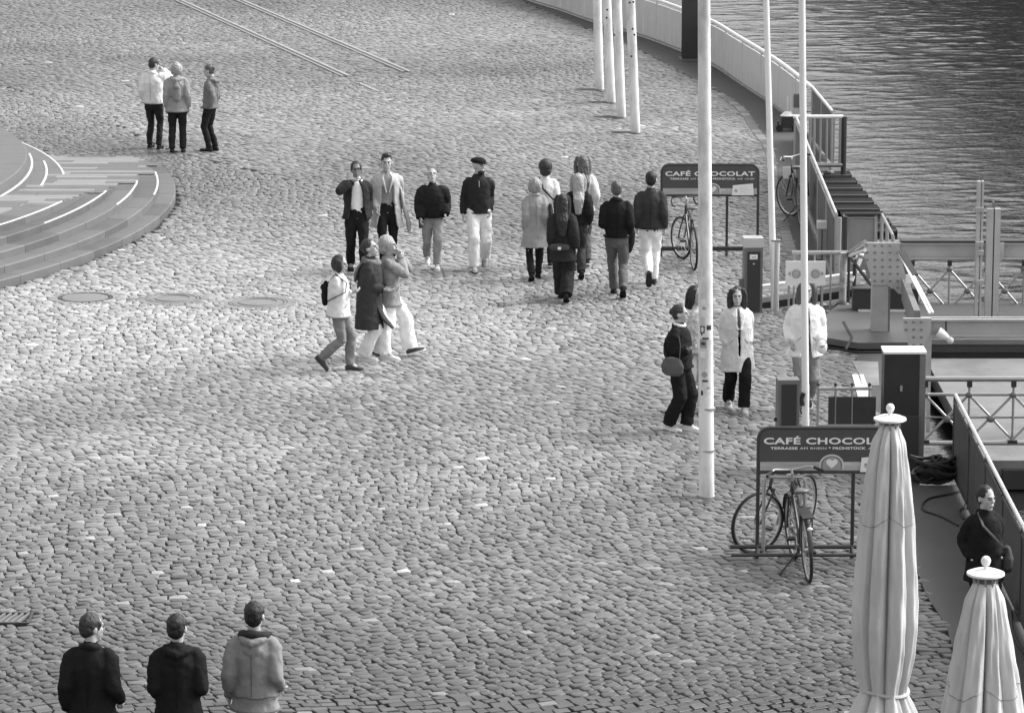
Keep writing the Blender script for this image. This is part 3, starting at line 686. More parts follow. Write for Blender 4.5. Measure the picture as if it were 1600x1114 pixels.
# sign with arrows
sg = thing('arrow_sign', 'white rectangular sign with two round symbols and outward arrows on the low railing', 'sign', G(1258,489)); eo = Vector(sg.location)
a, b = at(1227,446,eo.y)-eo, at(1290,408,eo.y)-eo
part(MB().box((a.x,-.03,a.z),(b.x,-.005,b.z)), 'board', mat('sign_white', .82, .4, amp=.03), sg, False)
gm = mat('sign_grey', .34, .5); gm2 = mat('sign_light_grey', .58, .5); cz = (a.z+b.z)/2
for sx in (-1, 1):
    cx = sx*.14+.0
    part(MB().tube([(cx,-.0335,cz),(cx,-.031,cz)], .075, 20), 'symbol_disc', gm2, sg)
    pts = [(cx+.052*math.cos(t),-.036,cz+.052*math.sin(t)) for t in np.linspace(0,2*PI,20,endpoint=False)]
    part(MB().tube(pts, .010, 6, closed=True, side=(0,1,0)), 'symbol_ring', gm, sg)
    tip = cx+sx*.125; part(MB().prism([(cx+sx*.085, cz-.035),(tip,cz),(cx+sx*.085,cz+.035)] if sx > 0 else [(cx+sx*.085, cz+.035),(tip,cz),(cx+sx*.085,cz-.035)], .004, Matrix.Translation((0,-.036,0))), 'arrow', gm, sg, False)
    part(MB().bar((cx-.03,-.036,cz-.03 if sx > 0 else cz-.01),(cx+.03,-.036,cz+.03 if sx > 0 else cz-.01), .012, .006), 'symbol_stroke', gm, sg, False)
for px in (1232,1284): q = G(px,489)-eo; part(MB().tube([q, q+UP*(b.z-.02)], .016, 8), 'leg', M_STEEL, sg)
# dark pillars (power / ticket posts)
def pillar(px, pyb, w, lab, lit):
    b = G(px, pyb); p = thing('pillar', lab, 'pillar', b, rz=math.radians(4)); h = 1.12
    part(MB().box((-w/2,-w*.42,0),(w/2,w*.42,h-.13 if lit else h)), 'body', mat('pillar_grey', .15, .5, amp=.1), p, False)
    part(MB().box((-w*.34,-w*.42-.012,.03),(w*.36,-w*.42+.01,h-.20 if lit else h-.05)), 'front_panel', mat('pillar_black', .035, .4, amp=.1), p, False)
    if lit:
        mb = MB(); mb.box((-w/2-.01,-w*.45,h-.14),(w/2+.01,w*.45,h+.0)); part(mb, 'cap', mat('pillar_cap', .5, .45, amp=.05), p, False)
        part(MB().box((-w*.22,-w*.42-.02,h-.31),(w*.2,-w*.42-.011,h-.24)), 'label', M_WHITE, p, False)
        part(MB().box((-w*.12,-w*.42-.024,h-.285),(w*.12,-w*.42-.019,h-.27)), 'label_print', gm, p, False)
        part(MB().ell((-.0,-w*.42-.014,h-.38),(.016,.006,.016)), 'button', M_STEEL, p)
    part(MB().box((-w/2-.06,-w*.2,.25),(-w/2+.002,w*.2,.50)), 'side_box', mat('pillar_grey', .15, .5), p, False)
    part(MB().box((-w/2-.06,-w*.2-.002,.25),(-w/2-.01,w*.1,.33)) if lit else MB().box((-w/2-.03,-.02,.6),(-w/2,.02,.64)), 'side_tag', M_WHITE if lit else M_DARK, p, False)
pillar(1175,488,.27,'dark pillar with light grey cap and white label left of the timber post', True)
pillar(1229,733,.26,'plain dark pillar standing behind the nearer cafe sign', False)
# black cabinet
b = G(1406,741); cb = thing('cabinet', 'tall black cabinet with its lit top painted white next to the nearer cafe sign', 'cabinet', b)
w2 = (G(1433,741)-G(1378,741)).x/2
part(MB().box((-w2,0,0),(w2,.34,1.47)), 'body', mat('cabinet_black', .03, .4, amp=.25, ns=3), cb, False)
part(MB().box((w2+.001,.004,0),(w2+.07,.34,1.46)), 'lit_side', M_MIDG, cb, False)  # lit right side painted lighter than the black body
part(MB().box((-w2-.01,-.01,1.472),(w2+.08,.36,1.50)), 'top', M_WHITE, cb, False)  # light on the top face painted as white
part(MB().box((-w2-.0,-.03,0),(w2+.0,-.002,.72)), 'lower_door', mat('cabinet_black2', .045, .45), cb, False)
part(MB().box((-.02,-.012,1.02),(.01,-.001,1.09)), 'handle', M_STEEL, cb, False)
part(MB().box((-.35,-.06,0),(.3,-.032,.025)), 'sill', M_STEEL, cb, False)
# low gate with dark panels
gl = thing('low_gate', 'low pipe gate hung with three dark panels behind the nearer cafe sign', 'gate', G(1277,705)); eo = Vector(gl.location)
part(MB().tube([UP*.79, G(1360,705)-eo+UP*.79], .022, 8, side=(0,0,1)), 'rail', M_STEEL, gl)
part(MB().tube([UP*.33, G(1366,705)-eo+UP*.33], .018, 8, side=(0,0,1)), 'rail', M_STEEL, gl)
for px in (1277,1304,1330,1357): q = G(px,705)-eo; part(MB().tube([q, q+UP*.84], .017, 8), 'post', M_STEEL, gl); part(MB().ell(q+UP*.84,(.022,.022,.025)), 'knob', M_DARK, gl)
for x0, x1 in ((1293,1303),(1306,1329),(1332,1367)):
    a, b = G(x0,705)-eo, G(x1,705)-eo; part(MB().box((a.x,-.02,.35),(b.x,.0,.69)), 'panel', mat('gate_panel_dark', .045, .5, amp=.2), gl, False)
for a, b in (((1331,566),(1349,608)),((1341,572),(1361,612))): pass
wl_ = thing('painted_lines', 'two short white lines painted on the paving beside the black cabinet', 'markings', G(1345,600)); eo = Vector(wl_.location)
for a, b, w in (((1337,585),(1347,622),.10),((1345,585),(1358,622),.07)): part(MB().bar(G(*a,.006)-eo, G(*b,.006)-eo, w, .006), 'line', M_WHITE, wl_, False)
one(MB().slab([G(1331,564,0),G(1372,566,0),G(1374,603,0),G(1352,603,0)], .001, .006), 'concrete_slab', M_CONC, 'plain pale concrete slab beside the black cabinet', 'slab', smooth=False, origin=G(1350,580))
# black heap and cables
hp = thing('cable_heap', 'black heap of coiled cables and netting at the start of the dark fence', 'cables', G(1464,752)); 
for k in range(16):
    c_ = Vector((random.uniform(-.22,.22), random.uniform(-.1,.12), 0)); r = random.uniform(.10,.2); z = .02+k*.017; el = random.uniform(.5,.8)
    part(MB().tube([(c_.x+r*math.cos(t), c_.y+r*el*math.sin(t), z+.03*math.sin(t*2+k)) for t in np.linspace(0,2*PI,18,endpoint=False)], .022, 6, closed=True, side=(0,0,1)), 'coil', M_BLACK, hp)
part(MB().ell((0,.02,.1),(.26,.14,.14)), 'netting', M_BLACK, hp)
def cable(pts, lab, r=.012, z=.0):
    P = smooth_path([G(*p)+UP*(r+.001) for p in pts], 8); og = Vector(P[0]); one(MB().tube([p-og for p in P], r, 6, side=(0,0,1)), 'cable', M_BLACK if r > .01 else M_MIDG, lab, 'cable').location = og
cable([(1500,750),(1505,765),(1490,772),(1450,781),(1442,797),(1470,808),(1497,822)], 'thin dark cable looping across the asphalt left of the woman in black')
cable([(1500,757),(1513,768),(1510,790),(1499,800),(1506,812)], 'short tangled cable hanging down at the foot of the dark fence')
cable([(1555,905),(1566,930),(1578,950),(1582,985),(1592,1010),(1606,1030)], 'thick cable snaking along the foot of the dark fence at the right edge', .014)
one(MB().ell(G(1604,960)+UP*.1,(.12,.25,.16)), 'dark_bag', M_BLACK, 'dark bundle at the foot of the dark fence at the right edge', 'bundle', origin=G(1604,960))
q = G(1230,205); eb = thing('covered_trolley', 'low dark trolley with a white cover beside the end of the parapet', 'trolley', q)
part(MB().tube([(-.16,-.1,.07),(-.16,-.14,.07)], .07, 12), 'wheel', M_BLACK, eb); part(MB().tube([(.14,-.1,.07),(.14,-.14,.07)], .07, 12), 'wheel', M_BLACK, eb); part(MB().box((-.22,-.1,.07),(.18,.1,.12)).box((-.2,-.1,.12),(-.17,.1,.2)), 'chassis', M_DARK, eb, False); part(MB().box((-.12,-.1,.12),(.12,.1,.3)), 'body', M_DARK, eb, False)
part(MB().tube([(0,0,.3),(0,0,.38)], [(.15,.12),(.06,.05)], 12), 'cover', M_WHITE, eb)
q = G(1241,200); sb = thing('grey_meter_box', 'grey box on two pale pipes against the end of the parapet', 'box', q)
part(MB().box((-.02,-.05,.40),(.22,.06,.66)), 'box_body', M_MIDG, sb, False)
for x in (-.13,-.06): part(MB().tube([(x,0,0),(x,0,.62)], .018, 8), 'pipe', M_WHITE, sb)
# ---------------------------------------------------------------- poles
def pole(px, pyb, pxt, r0, r1, H, lab, name, cat, group, m=M_POLE, stickers=False):
    b = G(px, pyb); tp = at(pxt, 0, b.y); d = (tp-b); d = d/d.z*H; o = thing(name, lab, cat, b, group=group)
    part(MB().tube([(0,0,-.03), d*.33, d*.66, d], [r0,(r0*2+r1)/3,(r0+2*r1)/3,r1], 20, r1=True), 'shaft', m, o)
    return o, d
FP, FPd = pole(1104,776,1100,.092,.060,9,'thickest flagpole, covered in small stickers at head height, standing alone in the square','flagpole','flagpole','tall white flagpoles near the landing stage')
part(MB().lathe([(.10,-.03),(.10,.015),(.085,.02)], 24), 'base_ring', M_STEEL, FP)
for z in (.55,1.05): part(MB().lathe([(.0935,z),(.0935,z+.02)], 24), 'band', M_STEEL, FP)
f2, d = pole(1210,486,1197,.048,.040,8,'slim white flagpole left of the arrow sign, next to the timber post','flagpole','flagpole','tall white flagpoles near the landing stage', M_WHITE)
f3, d = pole(1259,668,1253,.046,.040,8,'slim white flagpole in front of the woman in the open white jacket','flagpole','flagpole','tall white flagpoles near the landing stage', M_WHITE)
part(MB().tube([(-.05,-.05,.30),(-.07,-.06,.38),(-.04,-.06,.46)], .03, 8), 'padlock_cuff', M_BLACK, f3)
sm = [mat('sticker_white', .8, .4), mat('sticker_black', .04, .4), mat('sticker_grey', .35, .4), mat('sticker_light', .6, .4)]
def sticker(pxo, pyc, w, h, m, rnd=False):
    z = toz(1104, pyc, FP.location); a0 = math.asin(max(-.95, min(.95, pxo/12.)))-PI/2; r = .092-.0033*z+.0022; aw = w/133./r/1; hh = h/130.; ax = FPd*(z/FPd.z)
    mb = MB(); vs = []; K = 6; Rr = 5 if rnd else 2
    for i in range(K+1):
        u = -1+2*i/K; e = math.sqrt(max(1-u*u, .02)) if rnd else 1
        for s_ in (-1, 1):
            th = a0+u*aw/2; vs.append((ax.x+r*math.cos(th), ax.y+r*math.sin(th), z+s_*hh/2*e))
    inner = [(ax.x+(v[0]-ax.x)*.98, ax.y+(v[1]-ax.y)*.98, v[2]) for v in vs]; n0 = len(vs); vs += inner
    fs = []
    for i in range(K): a = 2*i; fs += [(a, a+2, a+3, a+1), (n0+a, n0+a+1, n0+a+3, n0+a+2), (a, n0+a, n0+a+2, a+2), (a+1, a+3, n0+a+3, n0+a+1)]
    fs += [(0,1,n0+1,n0),(2*K,2*K+n0,2*K+1+n0,2*K+1)]
    mb.add(vs, fs); o = mb.build('sticker', m, FP, True)
for s_ in [(-4,470,9,9,0,1),(-6,500,8,12,3,0),(5,492,9,6,0,0),(-6,513,8,11,1,0),(-6,513,6,8,0,1),(5,510,8,7,1,0),(-5,535,12,14,2,0),(-5,535,8,5,1,0),(-6,552,9,10,0,0),(-7,565,5,8,3,0),(-3,583,10,9,2,1),(-2,593,9,3,1,0),(4,609,9,6,0,1),(2,622,11,11,0,1),(-7,612,4,7,1,0),(-8,626,4,5,0,0),(7,532,5,6,3,0),(-3,480,6,4,2,0),(-7,520,3,4,1,0),(3,604,5,3,2,0),(-1,527,10,3,1,0)]: sticker(s_[0], s_[1], s_[2], s_[3], sm[s_[4]], s_[5])
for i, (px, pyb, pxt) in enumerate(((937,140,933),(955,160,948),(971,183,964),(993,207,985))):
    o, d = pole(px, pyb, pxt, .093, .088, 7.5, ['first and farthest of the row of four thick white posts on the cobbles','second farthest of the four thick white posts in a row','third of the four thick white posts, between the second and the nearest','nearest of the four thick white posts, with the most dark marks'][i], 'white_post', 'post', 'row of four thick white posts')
    for k in range(2 if i < 3 else 5):
        z = random.uniform(1.4,2.8); a_ = -PI/2+random.uniform(-.9,.9); part(MB().ell((d.x*z/7.5+.092*math.cos(a_), d.y*z/7.5+.092*math.sin(a_), z),(.025,.012,.02),8,5), 'mark', M_DARK, o)
    part(MB().ell((-.28,.02,-.022),(.38,.22,.034)).ell((-.05,-.15,-.02),(.2,.16,.03)), 'shadow_patch', M_BLACK, o)  # post's shadow on the cobbles, painted as a black patch
b = G(1077,93); cl = thing('dark_column', 'thick dark steel column with base plate at the parapet, cut off by the top edge', 'column', b)
part(MB().box((-.17,-.2,0),(.19,-.15,7)).box((-.17,.15,0),(.19,.2,7)).box((-.03,-.15,0),(.03,.15,7)).box((-.14,-.15,0),(.16,-.148,7)), 'shaft', M_DARK, cl, False)
part(MB().box((-.22,-.27,-.01),(.24,.27,.03)), 'base_plate', M_MIDG, cl, False); part(MB().box((.2,-.1,.05),(.32,.05,.2)), 'side_box', M_DARK, cl, False)
# ---------------------------------------------------------------- cafe signs on bicycle racks
DKB = mat('sign_board_dark', .075, .4, amp=.12, ns=5); FRM = mat('rack_tube_dark', .04, .4, amp=.2); PR = mat('print_white', .80, .5, amp=.02)
def cafe_sign(px, pyb, lab, s, near):
    b = G(px, pyb); o = thing('cafe_sign', lab, 'sign', b, group='advertising boards on bicycle racks'); W = 1.53; r = .12; z0, z1 = .97, 1.46
    pts = [(0,z0),(W,z0)]+[(W-r+r*math.cos(t), z1-r+r*math.sin(t)) for t in np.linspace(0,PI/2,7)]+[(r-r*math.sin(t), z1-r+r*math.cos(t)) for t in np.linspace(0,PI/2,7)]
    part(MB().prism(pts, .03), 'board', DKB, o, False)
    fr = [Vector((x,.015,z)) for x, z in pts]; fr = [fr[1]]+fr[2:]+[fr[0]]
    part(MB().tube([Vector((W,.015,0))]+fr[:-1]+[Vector((0,.015,0))], .021, 8, side=(0,1,0)), 'frame_tube', FRM, o)
    part(MB().tube([(0,.015,z0),(W,.015,z0)], .02, 8, side=(0,0,1)), 'lower_tube', FRM, o)
    part(MB().tube([(1.04,.015,0),(1.04,.015,z0)], .021, 8), 'leg', FRM, o)
    part(MB().tube([(-.30,0,.13),(W+.05,0,.13)], .024, 8, side=(0,0,1)), 'foot_rail', FRM, o)
    part(MB().tube([(-.3,-.25,.10),(W+.05,-.25,.10)], .02, 8, side=(0,0,1)) if near else MB().tube([(-.3,-.0,.10),(W,-.0,.10)], .02, 8, side=(0,0,1)), 'foot_rail', FRM, o)
    for x in (.0,1.04): part(MB().tube([(x,0,.12),(x,-.25,.10)], .018, 8) if near else MB().tube([(x,0,.12),(x,-.05,0)], .018, 8), 'foot', FRM, o)
    if near: part(MB().tube([(.06,-.06,.1),(.06,-.06,.88),(.09,-.06,.93),(.48,-.06,.93),(.51,-.06,.88),(.51,-.06,.1)], .02, 8, side=(0,1,0)), 'rack_loop', M_STEEL, o)
    text_part('CAFÉ CHOCOLAT', 1.42, .098, PR, o, .055, -.002, 1.285, .028)
    text_part('TERRASSE', .295, .036, PR, o, .13, -.002, 1.225, .03); text_part('AM RHEIN', .29, .034, PR, o, .45, -.002, 1.225, .0)
    part(MB().ell((.775,-.003,1.243),(.009,.003,.009)), 'dot', PR, o)
    text_part('FRÜHSTÜCK', .36, .036, PR, o, .81, -.002, 1.225, .03); text_part('AB 10:00', .27, .034, PR, o, 1.195, -.002, 1.225, .0)
    part(MB().box((.02,-.005,z0+.02),(W-.02,-.001,z0+.115)), 'printed_table', mat('print_table', .42, .5, amp=.35, ns=5, stretch=(.3,1,3)), o, False)
    cx = .80; cz = z0+.085
    def half(r_, y, m, nm, zz=0):
        pts = [(cx+r_*math.cos(t), cz+zz+r_*.85*math.sin(t)) for t in np.linspace(0,PI,18)]; pts = [(cx-r_, cz-.05)]+pts[::-1]+[(cx+r_, cz-.05)]
        part(MB().prism(pts, .002, Matrix.Translation((0,y,0))), nm, m, o, False)
    half(.135, -.008, mat('print_cup', .6, .5), 'printed_cup'); half(.115, -.0105, mat('print_coffee', .16, .5), 'printed_coffee'); half(.10, -.0125, mat('print_coffee_mid', .33, .5), 'printed_coffee')
    hp_ = [(0,-.05),(.055,.005),(.06,.035),(.035,.055),(.005,.035),(-.025,.055),(-.055,.035),(-.05,.0)]
    part(MB().prism([(cx+x*1.1, cz+.01+z) for x, z in hp_], .002, Matrix.Translation((0,-.015,0))), 'printed_heart', mat('print_cream', .78, .5), o, False)
    part(MB().box((cx+.13,-.008,cz+.0),(cx+.21,-.005,cz+.018)), 'printed_handle', mat('print_cup', .6, .5), o, False)
    tg = [(1.11,z0+.005),(1.46,z0+.005),(1.445,z0+.195),(1.125,z0+.165)]
    part(MB().prism(tg, .004, Matrix.Translation((0,-.020,0))), 'white_tag', M_WHITE, o, False)
    text_part('S', .045, .06, mat('sticker_black', .04), o, 1.155, -.021, z0+.06, .0)
    text_part('Stiftung', .14, .02, gm, o, 1.24, -.021, z0+.10, .0) if False else None
    for k, (x0, x1) in enumerate(((1.23,1.36),(1.23,1.39),(1.23,1.33))): part(MB().box((x0,-.0215,z0+.12-k*.03),(x1,-.0201,z0+.127-k*.03)), 'tag_line', gm2, o, False)
    return o
cafe_sign(1033,400,'farther dark cafe sign on a bicycle rack, partly hidden by the stickered flagpole',1,False)
cafe_sign(1183,872,'nearer dark cafe sign on a bicycle rack, right end hidden by a closed parasol',1,True)
# ---------------------------------------------------------------- parasols
M_CANV = mat('parasol_canvas', .56, .9, amp=.09, ns=2.5, bump=.5, bs=9, dirt=.16, ds=4, stretch=(1,1,.35))
def parasol(px, pyb, prof, ztop, lab, seed):
    b = G(px, pyb); o = thing('parasol', lab, 'parasol', b, group='closed parasols in the foreground'); R_ = random.Random(seed)
    NP = 8; na = 128; zs = []; 
    zk = [p[0] for p in prof]; rk = [p[1] for p in prof]
    rows = 90; vs = []; ph = [R_.uniform(-.25,.25) for _ in range(NP)]; am = [R_.uniform(.7,1.25) for _ in range(NP)]; lean = [R_.uniform(-.3,.5) for _ in range(NP)]
    zmax, zmin = zk[0], zk[-1]
    tw = R_.uniform(-.25,.25)
    for i in range(rows+1):
        z = zmax+(zmin-zmax)*i/rows; r = float(np.interp(-z, [-q for q in zk], rk)); u = i/rows
        for j in range(na):
            th = 2*PI*j/na; k = int(j*NP/na) % NP; f = (j*NP/na) % 1
            a = th+tw*u; lo_ = .50+.12*math.sin(3*u+k*1.7)                              # valley depth
            s_ = (math.sin(PI*min(1,max(0,(f+lean[k]*.4*math.sin(PI*f)*u)))))**.38*am[k]
            fold = lo_+(1-lo_)*min(1.05, s_)+.045*math.sin(19*th+9*u+k+1.5*math.sin(5*u))+.03*abs(math.sin(15*th-13*u))
            ripple = 1+.008*math.sin(9*z+2*th+seed)+.006*math.sin(23*z+5*th)
            if u < .05: fold = fold*(u/.05)+.9*(1-u/.05)
            rr = r*fold*ripple
            vs.append((rr*math.cos(a), rr*math.sin(a), z))
    fs = []
    for i in range(rows):
        for j in range(na): j2 = (j+1) % na; fs.append((i*na+j, (i+1)*na+j, (i+1)*na+j2, i*na+j2))
    fs += [tuple(range(na)), tuple(rows*na+j for j in range(na-1,-1,-1))]
    mb = MB().add(vs, fs); me = mb.mesh('canopy', 'all'); me.materials.append(M_CANV); c = bpy.data.objects.new('canopy', me); C.objects.link(c); c.parent = o
    ztie = [p for p in prof if len(p) > 2][0]
    part(MB().tube([(ztie[1]*.93*math.cos(t), ztie[1]*.93*math.sin(t), ztie[0]+.02*math.sin(t*2)) for t in np.linspace(0,2*PI,40,endpoint=False)], [(.02,.028)]*40, 8, closed=True, side=(0,0,1)), 'tie_band', mat('canvas_band', .46, .9), o)
    part(MB().lathe([(.14,ztop-.045),(.152,ztop-.035),(.150,ztop-.02),(.10,ztop+.0),(.04,ztop+.008)], 32), 'cap_disc', M_WHITE, o)
    part(MB().lathe([(.02,ztop),(.018,ztop+.035),(.03,ztop+.04)], 16), 'finial_neck', M_WHITE, o)
    part(MB().ell((0,0,ztop+.075),(.04,.04,.042),16,10), 'finial_ball', M_WHITE, o)
    for k in range(10): a = 2*PI*k/10+.2; part(MB().bar((.092*math.cos(a),.092*math.sin(a),ztop-.12),(.10*math.cos(a),.10*math.sin(a),ztop-.045),.016,.012), 'rib_end', M_STEEL, o, False)
    part(MB().lathe([(.075,ztop-.14),(.08,ztop-.09),(.075,ztop-.045)], 20), 'hub', mat('hub_dark', .14, .6), o)
    part(MB().tube([(0,0,0),(0,0,ztop-.1)], .035, 12), 'pole', M_STEEL, o)
    part(MB().box((-.35,-.35,0),(.35,.35,.06)), 'base', M_CONC, o, False)
    for zz in (ztop-1.0,):                                                      # hem seam across the folds
        i = int((zmax-zz)/(zmax-zmin)*rows); P = [Vector(vs[i*na+j])*1.0 for j in range(na)]; P = [Vector((p.x*1.012, p.y*1.012, p.z+.05*math.cos(4*2*PI*j/na))) for j, p in enumerate(P)]
        P2 = []
        for j, p in enumerate(P):
            ii = min(rows, max(0, int(round((zmax-p.z)/(zmax-zmin)*rows)))); q = Vector(vs[ii*na+j]); P2.append(Vector((q.x*1.006, q.y*1.006, p.z)))
        part(MB().tube(P2, .004, 4, closed=True, side=(0,0,1)), 'seam', mat('seam_grey', .3, .9), o)
parasol(1381, 1136, [(2.90,.095),(2.72,.165),(2.4,.215),(2.15,.25),(1.59,.295),(1.02,.325),(.75,.30),(.55,.265),(.42,.235),(.36,.225,1),(.30,.25),(.15,.33),(.04,.36)], 2.98, 'taller closed pale parasol with white disc cap, in front of the nearer cafe sign', 3)
parasol(1527, 1414, [(2.70,.105),(2.55,.16),(2.3,.21),(1.95,.28),(1.62,.345),(1.2,.38),(.9,.35),(.62,.25),(.58,.24,1),(.5,.28),(.3,.36),(.15,.38)], 2.80, 'lower closed pale parasol at the bottom right corner, in front of the woman in black', 8)
# ---------------------------------------------------------------- bicycles
def bicycle(cf, cr, steer, lab, bars='flat', light_frame=False, R=.34, extras=(), kick=True):
    F_, B_ = G(*cf), G(*cr); d = F_-B_; L_ = 1.04; rz = math.atan2(d.y, d.x); o = thing('bicycle', lab, 'bicycle', B_, rz=rz, group='bicycles left near the signs and fence')
    fm = mat('bike_frame_light', .55, .35, .2) if light_frame else mat('bike_frame_dark', .045, .35, .2); rim = mat('bike_rim', .55, .3, .6)
    def wheel(c, ang):
        w = thing_('wheel', o, c, ang)
        t = [(R*math.cos(a), 0, R*math.sin(a)) for a in np.linspace(0,2*PI,36,endpoint=False)]
        part(MB().tube(t, .019, 8, closed=True, side=(0,1,0)), 'tyre', M_BLACK, w)
        part(MB().tube([tuple(k*.925 for k in p) for p in t], [(.009,.013)]*36, 6, closed=True, side=(0,1,0)), 'rim', rim, w)
        mb = MB(); 
        for k in range(24): a = 2*PI*k/24; s_ = .03 if k % 2 else -.03; mb.bar((.02*math.cos(a+1.4),s_,.02*math.sin(a+1.4)),(R*.91*math.cos(a),0,R*.91*math.sin(a)),.0028)
        part(mb, 'spokes', M_STEEL, w, False, kind='stuff')
        part(MB().tube([(0,-.04,0),(0,.04,0)], .02, 10), 'hub', M_STEEL, w); return w
    def thing_(nm, par, loc, ang):
        e = bpy.data.objects.new(nm, None); C.objects.link(e); e.parent = par; e.location = loc; e.rotation_euler = (0,0,ang); return e
    wheel((0,0,R), 0)
    st = math.radians(steer); ht = Vector((L_-.17,0,R+.46)); ax_ = Vector((L_-.14,0,R+.36))
    # steered assembly rotates about the head tube axis (vertical approximated)
    piv = Vector((L_-.12,0,0)); Rz = Matrix.Rotation(st, 3, 'Z')
    def S(p): return piv+Rz@(Vector(p)-piv)
    wheel(S((L_,0,R)), st)
    bb = Vector((.44,0,.28)); sc_ = Vector((.27,0,R+.42)); hd = Vector((L_-.15,0,R+.40)); ht = Vector((L_-.19,0,R+.55))
    fr = MB()
    for a, b, r in ((bb,sc_,.017),(bb,hd,.019),(sc_*.96+Vector((.01,0,.02)),ht,.016),(hd,ht,.021)): fr.tube([a,b], r, 8, side=(0,1,0))
    for s_ in (-1,1): fr.tube([bb+Vector((0,s_*.03,0)),Vector((0,s_*.055,R))], .010, 6, side=(0,1,0)); fr.tube([sc_+Vector((0,s_*.015,0)),Vector((0,s_*.055,R))], .009, 6, side=(0,1,0))
    part(fr, 'frame', fm, o)
    fk = MB()
    for s_ in (-1,1): fk.tube([S((L_-.16,s_*.05,R+.38)),S((L_-.03,s_*.055,R+.1)),S((L_,s_*.055,R))], .012, 6, side=(0,1,0))
    fk.tube([S((L_-.16,-.05,R+.38)),S((L_-.16,.05,R+.38))], .014, 6); part(fk, 'fork', fm, o)
    part(MB().tube([ht, ht+Vector((-.02,0,.10)), S(ht+Vector((.05,0,.13)))], .014, 8, side=(0,1,0)), 'stem', M_STEEL, o)
    hx, hz = ht.x+.05, ht.z+.13
    if bars == 'flat':
        part(MB().tube([S((hx-.16,-.29,hz+.0)),S((hx-.05,-.2,hz+.03)),S((hx,-.04,hz)),S((hx,.04,hz)),S((hx-.05,.2,hz+.03)),S((hx-.16,.29,hz))], .0125, 8, side=(0,0,1)), 'handlebar', rim, o)
        for s_ in (-1,1): part(MB().tube([S((hx-.19,s_*.31,hz-.005)),S((hx-.09,s_*.235,hz+.02))], .017, 8, side=(0,0,1)), 'grip', M_BLACK, o); part(MB().tube([S((hx+.02,s_*.2,hz+.02)),S((hx-.06,s_*.29,hz-.02))], .006, 6, side=(0,0,1)), 'brake_lever', M_STEEL, o)
    else:
        for s_ in (-1,1):
            part(MB().tube([S((hx,s_*.03,hz)),S((hx,s_*.19,hz)),S((hx+.09,s_*.2,hz-.01)),S((hx+.12,s_*.2,hz-.07)),S((hx+.06,s_*.21,hz-.14)),S((hx-.03,s_*.21,hz-.14))], .014, 8, side=(0,0,1)), 'drop_handlebar', M_BLACK, o)
    sd_ = Vector((.22,0,R+.60)); part(MB().tube([sc_, sd_+Vector((0,0,-.03))], .012, 8, side=(0,1,0)), 'seat_post', rim, o)
    part(MB().tube([sd_+Vector((-.12,0,.02)), sd_+Vector((-.06,0,.01)), sd_+Vector((.06,0,0)), sd_+Vector((.15,0,-.01))], [(.055,.018),(.085,.03),(.04,.025),(.02,.016)], 12, side=(0,1,0), r0=True, r1=True), 'saddle', mat('saddle_grey', .16, .5), o)
    part(MB().tube([bb+Vector((0,-.055,0)),bb+Vector((0,-.048,0))], .09, 20), 'chainring', M_STEEL, o)
    part(MB().tube([bb+Vector((0,-.07,0)),bb+Vector((.12,-.075,-.12))], .011, 6, side=(0,1,0)).tube([bb+Vector((0,.06,0)),bb+Vector((-.12,.075,.12))], .011, 6, side=(0,1,0)).tube([bb+Vector((0,-.06,0)),bb+Vector((0,.06,0))], .02, 8), 'crank', M_STEEL, o)
    part(MB().box(bb+Vector((.07,-.17,-.13)), bb+Vector((.17,-.08,-.105))), 'pedal', M_BLACK, o, False); part(MB().box(bb+Vector((-.17,.08,.105)), bb+Vector((-.07,.17,.13))), 'pedal', M_BLACK, o, False)
    part(MB().tube([bb+Vector((0,-.052,.09)),Vector((0,-.052,R+.035)),Vector((-.03,-.052,R)),Vector((0,-.052,R-.035)),bb+Vector((0,-.052,-.09))], .005, 6, side=(0,1,0)), 'chain', M_BLACK, o)
    if 'fenders' in extras:
        for (cx_, a0_, a1_, stv) in ((0,-10,170,False),(L_,30,170,True)):
            P = [Vector((cx_+(R+.035)*math.cos(a), 0, R+(R+.035)*math.sin(a))) for a in np.radians(np.linspace(a0_+(0 if not stv else -10),a1_,16))]
            if stv: P = [S(p) for p in P]
            part(MB().tube(P, [(.028,.006)]*16, 6, side=(0,1,0)), 'mudguard', M_DARK, o)
        part(MB().box((-.33,-.06,2*R+.08),(.15,.06,2*R+.095)).bar((-.2,.055,2*R+.08),(0,.055,R),.012).bar((-.2,-.055,2*R+.08),(0,-.055,R),.012), 'rear_rack', M_DARK, o, False)
        part(MB().ell((-.36,0,2*R-.02),(.02,.03,.02)), 'rear_light', M_WHITE, o)
        part(MB().tube([S((hx+.06,0,hz-.12)),S((hx+.13,0,hz-.12))], [.045,.05], 12), 'front_lamp', rim, o)
    if 'basket' in extras:
        part(MB().box(S((L_-.10,-.10,R+.30)), S((L_-.0,.10,R+.50))), 'white_pouch', M_WHITE, o, False)
        part(MB().box((-.3,-.14,2*R-.15),(.1,-.08,2*R+.08)), 'pannier', M_BLACK, o, False)
    if kick: part(MB().tube([(.35,.03,.26),(.30,.28,.0)], .010, 6, side=(0,1,0)), 'kickstand', M_DARK, o)
    o.rotation_euler = (math.radians(-4 if kick else 0), 0, rz)
    return o
bicycle((1180,868),(1250,834), -27, 'dark bicycle seen side on at the left end of the nearer cafe sign rack')
bicycle((1243,872),(1263,907), 4, 'city bicycle seen end on with light handlebar and grey saddle at the nearer cafe sign', extras=('fenders',))
bicycle((1063,397),(1084,421), 20, 'racing bicycle with drop handlebars standing under the farther cafe sign', bars='drop', light_frame=False, R=.325, kick=False)
bicycle((1232,325),(1251,352), 30, 'dark bicycle with a white pouch leaning on the mesh stair fence', extras=('basket',))

